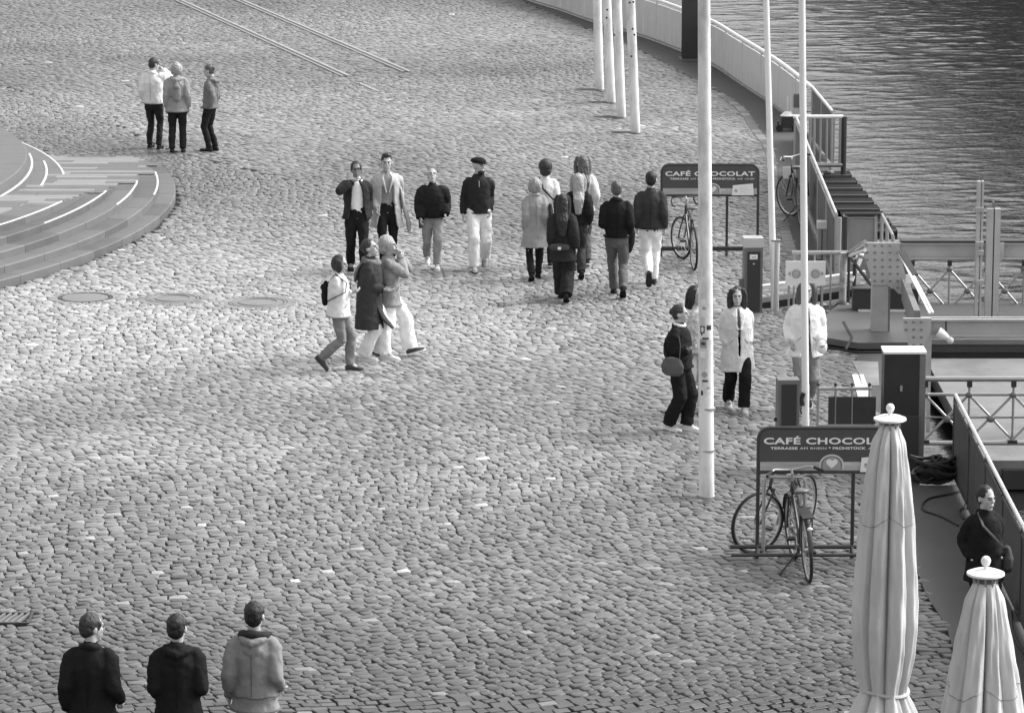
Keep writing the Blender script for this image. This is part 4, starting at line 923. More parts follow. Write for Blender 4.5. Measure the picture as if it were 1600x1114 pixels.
# ---------------------------------------------------------------- people
SKIN = mat('skin', .43, .55, amp=.08, ns=8, spec=.3); SKIND = mat('skin_darker', .22, .5, amp=.08, ns=8, spec=.3)
EYE = mat('eye_dark', .03, .3)
HAIRS = {'black': mat('hair_black', .012, .6, amp=.3, ns=30, bump=.8, bs=40, stretch=(1,1,.2)), 'dark': mat('hair_dark', .03, .6, amp=.35, ns=30, bump=.8, bs=40, stretch=(1,1,.2)),
         'mid': mat('hair_mid', .09, .5, amp=.4, ns=25, bump=.9, bs=40, stretch=(1,1,.2)), 'grey': mat('hair_grey', .28, .6, amp=.4, ns=25, bump=.9, bs=40, stretch=(1,1,.25)), 'blond': mat('hair_blond', .34, .5, amp=.35, ns=25, bump=.9, bs=40, stretch=(1,1,.2))}
def cloth(v, kind='plain'):
    nm = 'cloth_%s_%03d' % (kind, int(v*1000))
    if kind == 'patterned': return mat(nm, min(.85, v*(.85 if v < .4 else 1.12)), .9, amp=.55, ns=22, bump=.4, bs=14, spec=.12)
    if kind == 'knit': return mat(nm, min(.85, v*(.85 if v < .4 else 1.12)), .95, amp=.1, ns=40, bump=.7, bs=60, spec=.12)
    if kind == 'denim': return mat(nm, min(.85, v*(.85 if v < .4 else 1.12)), .9, amp=.25, ns=5, bump=.5, bs=16, dirt=.2, ds=6, spec=.12)
    return mat(nm, min(.85, v*(.85 if v < .4 else 1.12)), .85, amp=.14, ns=6, bump=.6, bs=11, spec=.12)
tex_f = bpy.data.textures.new('folds', 'CLOUDS'); tex_f.noise_scale = .11; tex_f.noise_depth = 2
tex_h = bpy.data.textures.new('strands', 'CLOUDS'); tex_h.noise_scale = .035; tex_h.noise_depth = 2
PENDING = []
def organic(mb, name, m, parent, vox, tex=None, strength=0., smooth=2, dec=None, label=None):
    me = bpy.data.meshes.new(name); me.from_pydata(mb.v, [], mb.f); bm = bmesh.new(); bm.from_mesh(me)
    bmesh.ops.recalc_face_normals(bm, faces=bm.faces); bm.to_mesh(me); bm.free()
    o = bpy.data.objects.new(name, me); C.objects.link(o); o.parent = parent; me.materials.append(m)
    r = o.modifiers.new('r', 'REMESH'); r.mode = 'VOXEL'; r.voxel_size = vox; r.use_smooth_shade = True
    if smooth: s = o.modifiers.new('s', 'SMOOTH'); s.factor = .5; s.iterations = smooth
    if tex: d = o.modifiers.new('d', 'DISPLACE'); d.texture = tex; d.strength = strength; d.mid_level = .5; d.texture_coords = 'LOCAL'
    if dec: q = o.modifiers.new('q', 'DECIMATE'); q.ratio = dec
    if label: o['label'] = label
    PENDING.append((o, m)); return o
def ik(a, b, l1, l2, hint):
    d = b-a; L_ = min(d.length, (l1+l2)*.9995); dn = d.normalized(); b = a+dn*L_
    x = (l1*l1-l2*l2+L_*L_)/(2*L_); h = math.sqrt(max(l1*l1-x*x, 0)); hv = Vector(hint); hv = hv-dn*hv.dot(dn); hv.normalize()
    return a+dn*x+hv*h, b
ONLY = None
def person(label, px, py, H, face, lf=(.0,.09,0,0), rf=(.0,-.09,0,0), lh=(.10,.02,-.50), rh=(.10,.02,-.50), lean=0., head=(0,0), top=None, legs=None, hair=None,
           shoes=.03, skin=None, build=1., female=False, extra=None, tilt=0., hands=(True,True), feet='shoe', group=None, sole=None, elbow=None):
    """lf/rf: foot (forward, sideways(+x), heel lift, toe pitch); lh/rh: hand (outwards, forwards, up) from its shoulder; face 0 = towards the camera, 90 = right, 180 = away"""
    o = thing('person', label, 'person', G(px, py), rz=math.radians(face), group=group); s = H/1.75; o.scale = (s, s, s)
    skin = skin or SKIN; sw = .142 if female else .162; bw = (.92 if female else 1.)*build
    fd = lambda x, f, z: Vector((x, -f, z))
    # legs
    ank = {}
    for sd_, ft in ((1, lf), (-1, rf)): ank[sd_] = fd(ft[1], ft[0], .085+ft[2])
    pz = .93
    while pz > .6 and max((ank[k]-fd(.085*k, 0, pz)).length for k in (1,-1)) > .8375: pz -= .001
    pel = Vector((0,0,pz)); hipj = {k: fd(.085*k, 0, pz-.02) for k in (1,-1)}; knee = {}
    for k in (1,-1): knee[k], ank[k] = ik(hipj[k], ank[k], .427, .412, (0.05*k,-1,0.1))
    ln = math.radians(lean); tl = math.radians(tilt)
    up_ = Vector((math.sin(tl), -math.sin(ln), math.cos(ln))); 
    T = lambda f: pel+up_*f
    sh = {k: T(.445)+Vector((sw*k*bw,0,0)) for k in (1,-1)}
    hand = {}; elb = {}
    for k, h in ((1, lh), (-1, rh)):
        tgt = sh[k]+Vector((h[0]*k*(.5 if h[0] > 0 else 1), -h[1], h[2])); hint = (k*.12, 1, -.2) if h[2] < .05 else (elbow or (.9, .2, -.6)); hint = (hint[0]*(k if h[2] >= .05 else 1), hint[1], hint[2])
        elb[k], hand[k] = ik(sh[k], tgt, .285, .255, hint)
    # head frame
    yaw, pit = math.radians(head[0]), math.radians(head[1]); nk = T(.545)
    HM = Matrix.Translation(nk+Vector((0,-.012,0))) @ Matrix.Rotation(yaw, 4, 'Z') @ Matrix.Rotation(pit, 4, 'X') @ Matrix.Translation((0,0,.137)) @ Matrix.Scale(1.07, 4)
    hp_ = lambda x, y, z: HM @ Vector((x, y, z))
    # ---- body, one surface
    b = MB(); X = (1,0,0)
    b.tube([T(-.06),T(.04),T(.14),T(.26),T(.38),T(.455),T(.50)], [(.15,.10),(.155,.105),(.13,.095),(.15,.105),(.165,.105),(.13,.085),(.065,.06)] if not female else [(.155,.105),(.155,.105),(.115,.085),(.135,.105),(.145,.10),(.115,.08),(.055,.055)], 16, X, True, True)
    b.tube([T(.47), nk+Vector((0,0,.01)), hp_(0,.01,-.05)], [(.062,.06),(.054,.056),(.052,.058)], 12, X, True, True)
    for k in (1,-1):
        b.tube([hipj[k]+Vector((0,0,.02)), (hipj[k]*.5+knee[k]*.5), knee[k]], [(.085,.088),(.07,.075),(.052,.055)], 12, X, True, True)
        b.tube([knee[k], knee[k]*.6+ank[k]*.4+Vector((0,.012,0)), ank[k]], [(.05,.053),(.05,.055),(.034,.038)], 12, X, True, True)
        b.tube([ank[k], ank[k]+fd(0,.10,-.045)], [(.034,.034),(.036,.022)], 10, X, True, True)
        b.tube([sh[k]*.93+T(.45)*.07, sh[k]*.45+elb[k]*.55, elb[k]], [(.048,.05),(.042,.044),(.034,.036)], 12, (0,1,0), True, True)
        b.tube([elb[k], elb[k]*.6+hand[k]*.4, hand[k]], [(.036,.038),(.034,.034),(.022,.026)], 12, (0,1,0), True, True)
        # hand: palm, four fingers, thumb
        fa = (hand[k]-elb[k]).normalized(); W_ = Vector((0,-1,0)); 
        if abs(fa.dot(W_)) > .8: W_ = Vector((k,0,.3))
        W_ = (W_-fa*W_.dot(fa)).normalized(); N_ = fa.cross(W_)*(1 if fa.cross(W_).dot(Vector((-k,0,0))) > 0 else -1)   # palm looks inwards
        if not hands[0 if k == 1 else 1]: continue
        c0 = hand[k]; b.tube([c0-fa*.01, c0+fa*.04, c0+fa*.085], [(.026,.016),(.038,.016),(.038,.014)], 10, W_, True, True)
        for q, (off, ll) in enumerate(((.029,.068),(.010,.076),(-.010,.070),(-.029,.056))):
            p0 = c0+fa*.080+W_*off; p1 = p0+(fa*.86+N_*.28).normalized()*ll*.42; p2 = p1+(fa*.6+N_*.7).normalized()*ll*.33; p3 = p2+(fa*.25+N_*.9).normalized()*ll*.25
            b.tube([p0-fa*.02, p0, p1, p2, p3], [.0095,.0095,.009,.0085,.0075], 7, W_, False, True)
        p0 = c0+fa*.02+W_*.028; b.tube([p0, p0+(fa*.6+W_*.7+N_*.25).normalized()*.035, p0+(fa*.95+W_*.45+N_*.4).normalized()*.068], [.013,.0115,.009], 7, N_, True, True)
    b.ell((0,.012,.022),(.073,.092,.094),16,12,HM); b.ell((0,-.030,-.035),(.058,.060,.080),14,10,HM); b.ell((0,-.062,-.098),(.028,.024,.022),10,8,HM)
    b.ell((0,-.078,.026),(.048,.014,.012),10,6,HM); b.tube([hp_(0,-.088,.016),hp_(0,-.104,-.012),hp_(0,-.106,-.026)], [(.008,.010),(.011,.012),(.016,.011)], 8, X, True, True)
    b.ell((0,-.090,-.058),(.024,.009,.007),8,6,HM); b.ell((0,-.088,-.069),(.020,.009,.007),8,6,HM)
    for k in (1,-1): b.ell((.074*k,.012,-.012),(.010,.022,.032),8,8,HM); b.ell((.036*k,-.062,-.02),(.022,.02,.02),8,6,HM)
    if hands == (False, False) and False: pass
    organic(b, 'body', skin, o, .0085, smooth=2, dec=.30)
    for k in (1,-1):
        e = MB().ell((.030*k,-.087,.004),(.013,.007,.0065),8,6,HM); part(e, 'eye', EYE, o)
        e = MB().tube([hp_(.014*k,-.091,.021),hp_(.031*k,-.090,.027),hp_(.047*k,-.080,.020)], .0042, 6); part(e, 'eyebrow', HAIRS['dark'], o)
    part(MB().tube([hp_(-.022,-.096,-.0635),hp_(0,-.1005,-.064),hp_(.022,-.096,-.0635)], .003, 6), 'mouth', mat('mouth_dark', .12, .5), o)
    # ---- trousers
    lg = dict(v=.03, kind='plain', w=.0, flare=.0); lg.update(legs or {})
    t = MB(); w = lg['w']; fl = lg['flare']
    t.tube([T(.10),T(.02),T(-.08)], [(.158*bw,.118*bw),(.175*bw,.130*bw),(.165*bw,.125*bw)], 18, X, True, True)
    for k in (1,-1):
        dr = (ank[k]-knee[k]).normalized(); hem = ank[k]+dr*.012+Vector((0,.012,0)); mid = hipj[k]*.5+knee[k]*.5
        t.tube([hipj[k]+Vector((0,0,.03)), mid, knee[k], knee[k]*.5+hem*.5+Vector((0,.01,0)), hem], [(.098*bw+w*.3,.108*bw+w*.3),(.084*bw+w*.6,.090*bw+w*.6),(.066+w,.070+w),(.060+w+fl*.5,.066+w+fl*.5),(.056+w+fl,.062+w+fl)], 14, X, True, False)
    organic(t, 'trousers', cloth(lg['v'], lg['kind']), o, .012, tex_f, .034, 2, .6)
    # ---- shoes
    for k, ft in ((1, lf), (-1, rf)):
        sh_ = MB(); pt = math.radians(ft[3]); Rm = Matrix.Translation(ank[k]) @ Matrix.Rotation(pt, 4, 'X')
        P = [Rm @ fd(0, f, z) for f, z in ((-.055,-.045),(.0,-.035),(.07,-.048),(.135,-.058),(.175,-.062))]
        sh_.tube(P, [(.034,.032),(.038,.042),(.042,.032),(.044,.023),(.034,.018)], 12, X, True, True); sh_.tube([ank[k]+Vector((0,0,.02)), Rm@fd(0,.01,-.04)], [(.042,.045),(.040,.045)], 10, X, True, True)
        organic(sh_, 'shoe', cloth(shoes), o, .010, None, 0, 1, .5)
        so_ = MB(); poly = [(-.03,-.08),(.03,-.08),(.044,.0),(.050,.10),(.040,.17),(.015,.20),(-.015,.20),(-.040,.17),(-.050,.10),(-.044,.0)]
        kk = len(poly); vs = [Rm @ fd(x, f, -.070) for x, f in poly]+[Rm @ fd(x, f, -.088) for x, f in poly]
        so_.add(vs, [tuple(range(kk)), tuple(range(2*kk-1, kk-1, -1))]+[((i+1) % kk, i, i+kk, (i+1) % kk+kk) for i in range(kk)])
        part(so_, 'sole', cloth(sole if sole is not None else max(shoes*.7, .02)), o, False)
    # ---- upper garment
    tp = dict(v=.03, kind='plain', hem=-.06, bulk=0., hemw=.0, slv=.0, open=None, collar='low', inner=None, hood=False, bottom=None, flap=None); tp.update(top or {})
    def shell(bulk, hem, hemw, opening, m, name, sleeves=True, strength=.028):
        g = MB(); bb_ = bulk
        rings = [(.535,.066,.066),(.51,.085,.080),(.485,.120*bw,.096),(.455,.150*bw*(.95 if female else 1),.108),(.415,.166*bw*(.95 if female else 1),.118),(.35,.168*bw,.128),(.25,.162*bw,.128),(.13,.155*bw,.124),(.02,.170*bw,.130),(-.08,.178*bw,.134)]
        rings = [(f, rx+bb_*min(1,max(0,(.535-f))*4.5), ry+bb_*min(1,max(0,(.535-f))*4.5)) for f, rx, ry in rings if f > hem+.04]
        lastf, lx, ly = rings[-1]; n_ = max(1, int((lastf-hem)/.12))
        for i in range(1, n_+1): u = i/n_; rings.append((lastf+(hem-lastf)*u, lx+hemw*u, ly+hemw*.85*u))
        def ctr(f): 
            c = T(f) if f > -.05 else Vector((T(-.05).x, T(-.05).y, pz+f)); return c
        if not opening:
            g.tube([ctr(f) for f, _, _ in rings][::-1], [(rx, ry) for _, rx, ry in rings][::-1], 24, X, False, True)
        else:
            K = 30; th_ = .032; vs = []; nr = len(rings)
            for f, rx, ry in rings:
                u = (.535-f)/(.535-hem); ga = opening[0]+(opening[1]-opening[0])*u; ga2 = (opening[2]+(opening[3]-opening[2])*u) if len(opening) > 2 else ga
                a0_ = -90+ga; a1_ = 270-ga2; c = ctr(f)
                for inn_ in (0, th_):
                    for j in range(K+1):
                        a = math.radians(a0_+(a1_-a0_)*j/K); fl_ = 1+(.10*u if j in (0, K) else 0); vs.append(c+Vector(((rx+.008-inn_)*fl_*math.cos(a), (ry+.008-inn_)*fl_*math.sin(a), 0)))
            W2 = 2*(K+1); fs = []
            for i in range(nr-1):
                for j in range(K):
                    a = i*W2+j; fs.append((a, a+1, a+W2+1, a+W2)); c2 = a+K+1; fs.append((c2, c2+W2, c2+W2+1, c2+1))
                for j in (0, K): a = i*W2+j; fs.append((a, a+W2, a+W2+K+1, a+K+1))
            for i in (0, nr-1):
                for j in range(K): a = i*W2+j; fs.append((a, a+K+1, a+K+2, a+1))
            g.add(vs, fs)
        if sleeves:
            sl = tp['slv']
            for k in (1,-1):
                wr = hand[k]+(elb[k]-hand[k]).normalized()*.0
                g.tube([sh[k]*.80+T(.44)*.2, sh[k]+(elb[k]-sh[k])*.12, sh[k]*.5+elb[k]*.5, elb[k]], [(.056+bb_*.3,.070+bb_*.3),(.058+bb_*.55+sl*.4,.068+bb_*.6+sl*.4),(.058+bb_*.7+sl,.062+bb_*.7+sl),(.053+bb_*.5+sl,.056+bb_*.5+sl)], 14, (0,1,0), True, True)
                g.tube([elb[k], elb[k]*.5+wr*.5, wr], [(.053+bb_*.5+sl,.056+bb_*.5+sl),(.050+bb_*.5+sl,.052+bb_*.5+sl),(.038+bb_*.25+sl*.6,.040+bb_*.25+sl*.6)], 14, (0,1,0), True, False)
        cl = tp['collar']
        if cl in ('high','fur'):
            P = [nk+Vector((.072*math.cos(a),.070*math.sin(a)+.004,-.035+.025*math.sin(a))) for a in np.linspace(math.radians(-60),math.radians(240),14)]
            g.tube(P, .030 if cl == 'high' else .04, 8, (0,0,1), True, True)
        elif cl == 'low':
            P = [nk+Vector((.078*math.cos(a),.074*math.sin(a)+.002,-.055+.02*math.sin(a))) for a in np.linspace(math.radians(-50),math.radians(230),14)]
            g.tube(P, .020, 8, (0,0,1), True, True)
        elif cl == 'wide':
            for k in (1,-1): g.tube([nk+Vector((.02*k,.07,-.03)), nk+Vector((.085*k,.0,-.045)), nk+Vector((.07*k,-.10,-.12)), T(.25)+Vector((.02*k,-.14-bb_,0))], [(.02,.03),(.02,.04),(.018,.045),(.012,.02)], 10, X, True, True)
        if tp['hood']:
            g.tube([nk+Vector((-.095,.03,-.03)), nk+Vector((-.07,.095,-.055)), nk+Vector((0,.125,-.075)), nk+Vector((.07,.095,-.055)), nk+Vector((.095,.03,-.03))], [(.03,.035),(.042,.05),(.046,.062),(.042,.05),(.03,.035)], 10, (0,0,1), True, True)
            g.ell(nk+Vector((0,.12,-.13)),(.085,.04,.075))
        return organic(g, name, m, o, .0115, tex_f, strength, 2, .55)
    if tp['inner']: shell(-.006, tp['inner'].get('hem', -.08), 0, None, cloth(tp['inner']['v'], tp['inner'].get('kind','plain')), 'shirt', False, .014)
    nm_ = tp.get('name', 'jacket')
    shell(tp['bulk'], tp['hem'], tp['hemw'], tp['open'], cloth(tp['v'], tp['kind']), nm_)
    # details: centre zip / buttons / pocket welts / cuffs
    if tp.get('zip'): 
        P = [T(f)+Vector((0,-(ry+tp['bulk']+.012),0)) for f, ry in ((.44,.110),(.36,.125),(.25,.125),(.13,.121),(.02,.128))]
        part(MB().tube(P, .006, 6), 'zip', M_STEEL, o)
    hm_ = tp['hem']; bk = tp['bulk']
    if not tp['open'] and hm_ > -.2:                          # ribbed hem and back seam
        cz = T(max(hm_, -.05)) if hm_ > -.05 else Vector((T(-.05).x, T(-.05).y, pz+hm_)); rx, ry = .176*bw+bk+tp['hemw'], .134+bk+tp['hemw']*.85
        part(MB().tube([cz+Vector((rx*math.cos(a), ry*math.sin(a), .012)) for a in np.linspace(0, 2*PI, 28, endpoint=False)], .011, 6, (0,0,1), closed=True), 'hem_band', cloth(max(.012, tp['v']*.6)), o)
    part(MB().tube([T(f)+Vector((0, ry+bk+.006, 0)) for f, ry in ((.43,.112),(.36,.126),(.25,.128),(.13,.124),(max(hm_,-.02)+.03,.130))], .0035, 5), 'back_seam', cloth(max(.01, tp['v']*.45)), o)
    for k in (1,-1):
        part(MB().tube([T(.10)+Vector((.075*k, -(.128+bk), .01)), T(.10)+Vector((.13*k, -(.098+bk), -.05))], .005, 5), 'pocket_welt', cloth(max(.01, tp['v']*.5)), o)
        part(MB().tube([hand[k]+(elb[k]-hand[k]).normalized()*.012+Vector((0,0,0)), hand[k]+(elb[k]-hand[k]).normalized()*.035], [(.043+bk*.25+tp['slv']*.6,.045+bk*.25+tp['slv']*.6)]*2, 12, (0,1,0)), 'cuff', cloth(max(.012, tp['v']*.7)), o)
    # ---- hair
    if hair:
        st, col = hair; h = MB(); hm = HAIRS[col]
        if st != 'bald': h.ell((0,.022,.034),(.079,.092,.091),16,12,HM); h.ell((0,.045,.0),(.074,.066,.085),14,10,HM)
        if st == 'short': 
            for k in (1,-1): h.ell((.062*k,.0,.03),(.017,.055,.05),10,8,HM)
        if st == 'quiff': h.ell((0,-.035,.105),(.05,.05,.035),10,8,HM); h.ell((0,.0,.10),(.065,.08,.035),10,8,HM)
        if st == 'bob': h.ell((0,.035,.0),(.098,.092,.12),14,10,HM); h.tube([hp_(.08,.0,.04),hp_(.088,-.02,-.04),hp_(.075,-.015,-.10)], [(.022,.05),(.024,.055),(.018,.04)], 10, X, True, True); h.tube([hp_(-.08,.0,.04),hp_(-.088,-.02,-.04),hp_(-.075,-.015,-.10)], [(.022,.05),(.024,.055),(.018,.04)], 10, X, True, True)
        if st == 'curly': h.ell((0,.03,.035),(.105,.11,.11),14,10,HM); h.ell((0,.06,-.04),(.09,.07,.08),12,8,HM)
        if st in ('long','longback'):
            bz = T(.30 if st == 'long' else .18)
            h.tube([hp_(0,.05,.06), hp_(0,.075,-.03), nk+Vector((0,.095,-.03)), T(.40)+Vector((0,.135+tp['bulk'],0)), Vector((0,.15+tp['bulk'],0))+bz], [(.078,.06),(.092,.06),(.095,.05),(.09,.035),(.05,.02)], 14, X, True, True)
            for k in (1,-1): h.tube([hp_(.06*k,-.03,.085), hp_(.084*k,-.02,.02), hp_(.088*k,-.01,-.07), nk+Vector((.092*k,.0,-.07)), nk+Vector((.10*k,.02,-.13))], [(.016,.04),(.022,.05),(.028,.05),(.034,.034),(.022,.014)], 10, (0,1,0), True, True)
        if st in ('bun','topbun'):
            h.ell((0,.10,.02) if st == 'bun' else (0,.05,.125),(.045,.045,.042),12,8,HM)
        if st == 'thin': h = MB(); h.ell((0,.030,.004),(.0825,.086,.082),16,12,HM); h.ell((0,.045,-.01),(.078,.066,.085),12,8,HM)
        if st != 'none': organic(h, 'hair', hm, o, .0085, tex_h, .018 if st in ('short','bun','topbun','quiff','thin','bald') else .018, 1, .4)
    ctx = dict(o=o, s=s, sh=sh, elb=elb, hand=hand, T=T, HM=HM, hp=hp_, nk=nk, pel=pel, ank=ank, knee=knee, tp=tp, bw=bw)
    if extra: extra(ctx)
    return ctx
def W(ctx, p):                                              # local point of a person -> world
    o = ctx['o']; return Vector(o.location)+Matrix.Rotation(o.rotation_euler.z, 3, 'Z') @ (Vector(p)*ctx['s'])
def carried(ctx, name, label, cat, mb, m, loc, smooth='all', vox=None, kids=(), group=None):
    o = ctx['o']; t = thing(name, label, cat, W(ctx, loc), rz=o.rotation_euler.z); t.scale = (ctx['s'],)*3; L0 = Vector(loc)
    mb.v = [tuple(Vector(v)-L0) for v in mb.v]
    if vox: organic(mb, 'pouch' if 'bag' in name or 'pack' in name else 'main_body', m, t, vox, tex_f, .012, 1, .5)
    else: part(mb, 'main_body', m, t, True)
    for nm, k, mm in kids: k.v = [tuple(Vector(v)-L0) for v in k.v]; part(k, nm, mm, t)
    return t
def backpack(ctx, lab, v, w=.11, h=.16, d=.07, f=.27):
    T = ctx['T']; bk_ = ctx['tp']['bulk']; c = T(f)+Vector((0,.135+bk_+d*.6,0)); mb = MB()
    mb.tube([c-Vector((0,0,h)), c-Vector((0,0,h*.4)), c+Vector((0,0,h*.5)), c+Vector((0,-.01,h))], [(w*.85,d*.9),(w,d),(w*.9,d*.9),(w*.5,d*.6)], 14, (1,0,0), True, True)
    kids = []
    for k in (1,-1): kids.append(('strap', MB().tube([c+Vector((.05*k,-.04,h*.9)), T(.495)+Vector((.085*k,.02,.03+bk_*.3)), T(.42)+Vector((.12*k,-.125-bk_,0)), T(.28)+Vector((.15*k,-.11-bk_,0)), T(.20)+Vector((.165*k+bk_*k,.03,0)), c+Vector((w*.8*k,-.04,-h*.8))], [(.018,.006)]*6, 6, (1,0,0)), cloth(v*.7)))
    kids.append(('flap', MB().ell(c+Vector((0,.02,h*.55)),(w*.75,d*.95,h*.35)), cloth(v*.8)))
    return carried(ctx, 'backpack', lab, 'backpack', mb, cloth(v, 'knit'), c, vox=.01, kids=kids)
def shoulder_bag(ctx, lab, k, v, sz=(.14,.06,.10), f=.08, fw=0., cross=False, sv=None, out=.0):
    T = ctx['T']; bk_ = ctx['tp']['bulk']; c = T(f)+Vector((k*(.21+bk_+out), -fw, 0)); mb = MB()
    mb.tube([c-Vector((0,0,sz[2])), c, c+Vector((0,0,sz[2]))], [(sz[1]*.9,sz[0]*.9),(sz[1],sz[0]),(sz[1]*.6,sz[0]*.75)], 14, (1,0,0), True, True)
    s0_ = ctx['sh'][k] if not cross else ctx['sh'][-k]; top_ = Vector((s0_.x*.62, s0_.y, s0_.z+.06+bk_*.8)); y0 = .13+bk_
    if cross: P1 = [c+Vector((0,.04,sz[2])), T(.22)+Vector((k*.10,y0+.02,0)), T(.38)+Vector((-k*.05,y0+.015,0)), top_]; P2 = [c+Vector((0,-.04,sz[2])), T(.18)+Vector((k*.13,-y0-.01,0)), T(.30)+Vector((k*.02,-y0-.02,0)), T(.42)+Vector((-k*.09,-y0+.005,0)), top_]
    else: P1 = [c+Vector((0,sz[0]*.6,sz[2])), T(.30)+Vector((k*(.18+bk_),.09+bk_*.6,0)), top_]; P2 = [c+Vector((0,-sz[0]*.6,sz[2])), T(.30)+Vector((k*(.18+bk_),-.10-bk_*.6,0)), top_]
    sm_ = cloth(sv if sv is not None else v*.7); kids = [('strap', MB().tube(P1, [(.014,.005)]*len(P1), 6, (1,0,0)), sm_), ('strap', MB().tube(P2, [(.014,.005)]*len(P2), 6, (1,0,0)), sm_)]
    return carried(ctx, 'shoulder_bag', lab, 'bag', mb, cloth(v), c, vox=.01, kids=kids)
def flap_coat(ctx, P, R, v, name='coat_flap'):
    organic(MB().tube(P, R, 12, (1,0,0), True, True), name, cloth(v), ctx['o'], .012, tex_f, .02, 2, .5)
WALKF = dict(lf=(.26,.07,0,0), rf=(-.26,-.07,.05,35), lh=(.05,-.10,-.49), rh=(.05,.16,-.46))
WALKB = dict(lf=(-.24,.07,.05,35), rf=(.24,-.07,0,0), lh=(.05,.16,-.46), rh=(.05,-.10,-.49))
def hood_piece(v):
    def f(c): pass
    return f
# ----- far trio at the steps
def ex(c):
    q = c['hand'][-1]; 
person('man in white jacket holding one arm up, leftmost of the three by the steps', 241, 232, 1.74, 165, lf=(.03,.10,0,0), rf=(-.03,-.11,0,0), lh=(.06,.05,-.48), rh=(-.10,.42,.08), head=(-35,12),
       top=dict(v=.62, hem=-.06, bulk=.035, slv=.008, collar='high'), legs=dict(v=.03), hair=('short','dark'), shoes=.03)
c = person('light haired person in pale grey hooded coat with small backpack, seen from behind', 278, 238, 1.72, 183, lf=(.0,.11,0,0), rf=(.0,-.10,0,0), lh=(.10,.02,-.50), rh=(.10,.0,-.50),
       top=dict(v=.36, hem=-.14, bulk=.025, hemw=.02, collar='low', hood=True), legs=dict(v=.025, w=.008), hair=('bob','blond'), shoes=.04)
backpack(c, 'small grey backpack on the light haired person by the steps', .30, .085, .15, .05)
c = person('person in grey jacket looking up, standing apart at the right by the steps', 330, 236, 1.66, 250, lf=(.02,.08,0,0), rf=(-.05,-.07,0,0), lh=(.03,.0,-.50), rh=(.06,.04,-.50), head=(0,18), lean=-3, female=True,
       top=dict(v=.22, hem=-.06, bulk=.02, hemw=.02, collar='low', hood=True), legs=dict(v=.025), hair=('bun','mid'), shoes=.04)
# ----- four walking towards the camera
def chin(c): pass
c = person('man in open black jacket and white shirt walking with one hand at his chin', 558, 425, 1.78, 6, lf=(.20,.09,0,0), rf=(-.18,-.09,.03,20), lh=(.05,.02,-.48), rh=(-.10,.20,.08), head=(0,-6),
       top=dict(v=.035, hem=-.07, bulk=.030, hemw=.02, open=(20,38,20,36), collar='high', inner=dict(v=.72, hem=-.07)), legs=dict(v=.018, w=.01), hair=('short','black'), skin=SKIND, shoes=.02)
part(MB().tube([c['hp'](-.05,-.093,.006),c['hp'](.05,-.093,.006)], .012, 8), 'glasses', EYE, c['o'])
c = person('tall person in an open light coat and grey sweater beside the man touching his chin', 605, 418, 1.84, 8, lf=(-.16,.08,.03,20), rf=(.20,-.08,0,0), lh=(.10,-.06,-.47), rh=(.03,.16,-.44), head=(-4,2),
       top=dict(v=.42, hem=-.28, bulk=.028, hemw=.05, open=(26,34,24,40), collar='wide', name='coat', inner=dict(v=.34, kind='knit', hem=-.08)), legs=dict(v=.018), hair=('quiff','dark'), shoes=.03)
T = c['T']; flap_coat(c, [T(.3)+Vector((.20,.0,0)), T(0)+Vector((.26,.02,0)), T(-.2)+Vector((.32,.03,0)), T(-.34)+Vector((.33,.03,0))], [(.02,.08),(.03,.10),(.035,.11),(.03,.10)], .42)
c = person('person with cropped white blond hair in a puffy black jacket, looking down while walking', 676, 416, 1.62, 4, lf=(.27,.06,0,0), rf=(-.25,-.08,.07,30), lh=(.10,.10,-.42), rh=(.09,.16,-.47), head=(0,-26), lean=5,
       top=dict(v=.022, hem=-.02, bulk=.06, slv=.025, collar='low'), legs=dict(v=.36, w=.012, kind='denim'), hair=('short','blond'), shoes=.65, sole=.7)
q = c['hand'][-1]+Vector((0,-.04,-.09)); carried(c, 'phone', 'dark phone in the right hand of the white blond walker', 'phone', MB().box(q-Vector((.035,.006,.07)), q+Vector((.035,.006,.07))), EYE, q)
def capf(c):
    HM = c['HM']; m = cloth(.02, 'knit'); g = MB().ell((0,.012,.070),(.096,.118,.048),16,8,HM); g.ell((0,-.04,.060),(.088,.075,.035),14,8,HM); o_ = organic(g, 'flat_cap', m, c['o'], .008, None, 0, 2, .5)
    part(MB().ell((0,-.108,.042),(.062,.045,.009),12,6,HM), 'cap_brim', m, c['o'])
    organic(MB().ell((0,-.052,-.085),(.054,.045,.045),12,8,HM), 'beard', HAIRS['black'], c['o'], .008, tex_h, .01, 1, .5)
c = person('bearded man in a black flat cap, dark quarter zip sweater and white trousers, looking sideways', 748, 420, 1.82, 4, lf=(-.24,.11,.06,28), rf=(.26,-.08,0,0), lh=(.02,.02,-.44), rh=(.14,.02,-.49), head=(42,0), extra=capf,
       top=dict(v=.035, kind='knit', hem=-.03, bulk=.014, collar='high'), legs=dict(v=.66, w=.022), hair=None, shoes=.35, sole=.05)
part(MB().tube([c['T'](.47)+Vector((0,-.118,0)), c['T'](.38)+Vector((0,-.148,0))], .006, 6), 'zip', M_STEEL, c['o'])
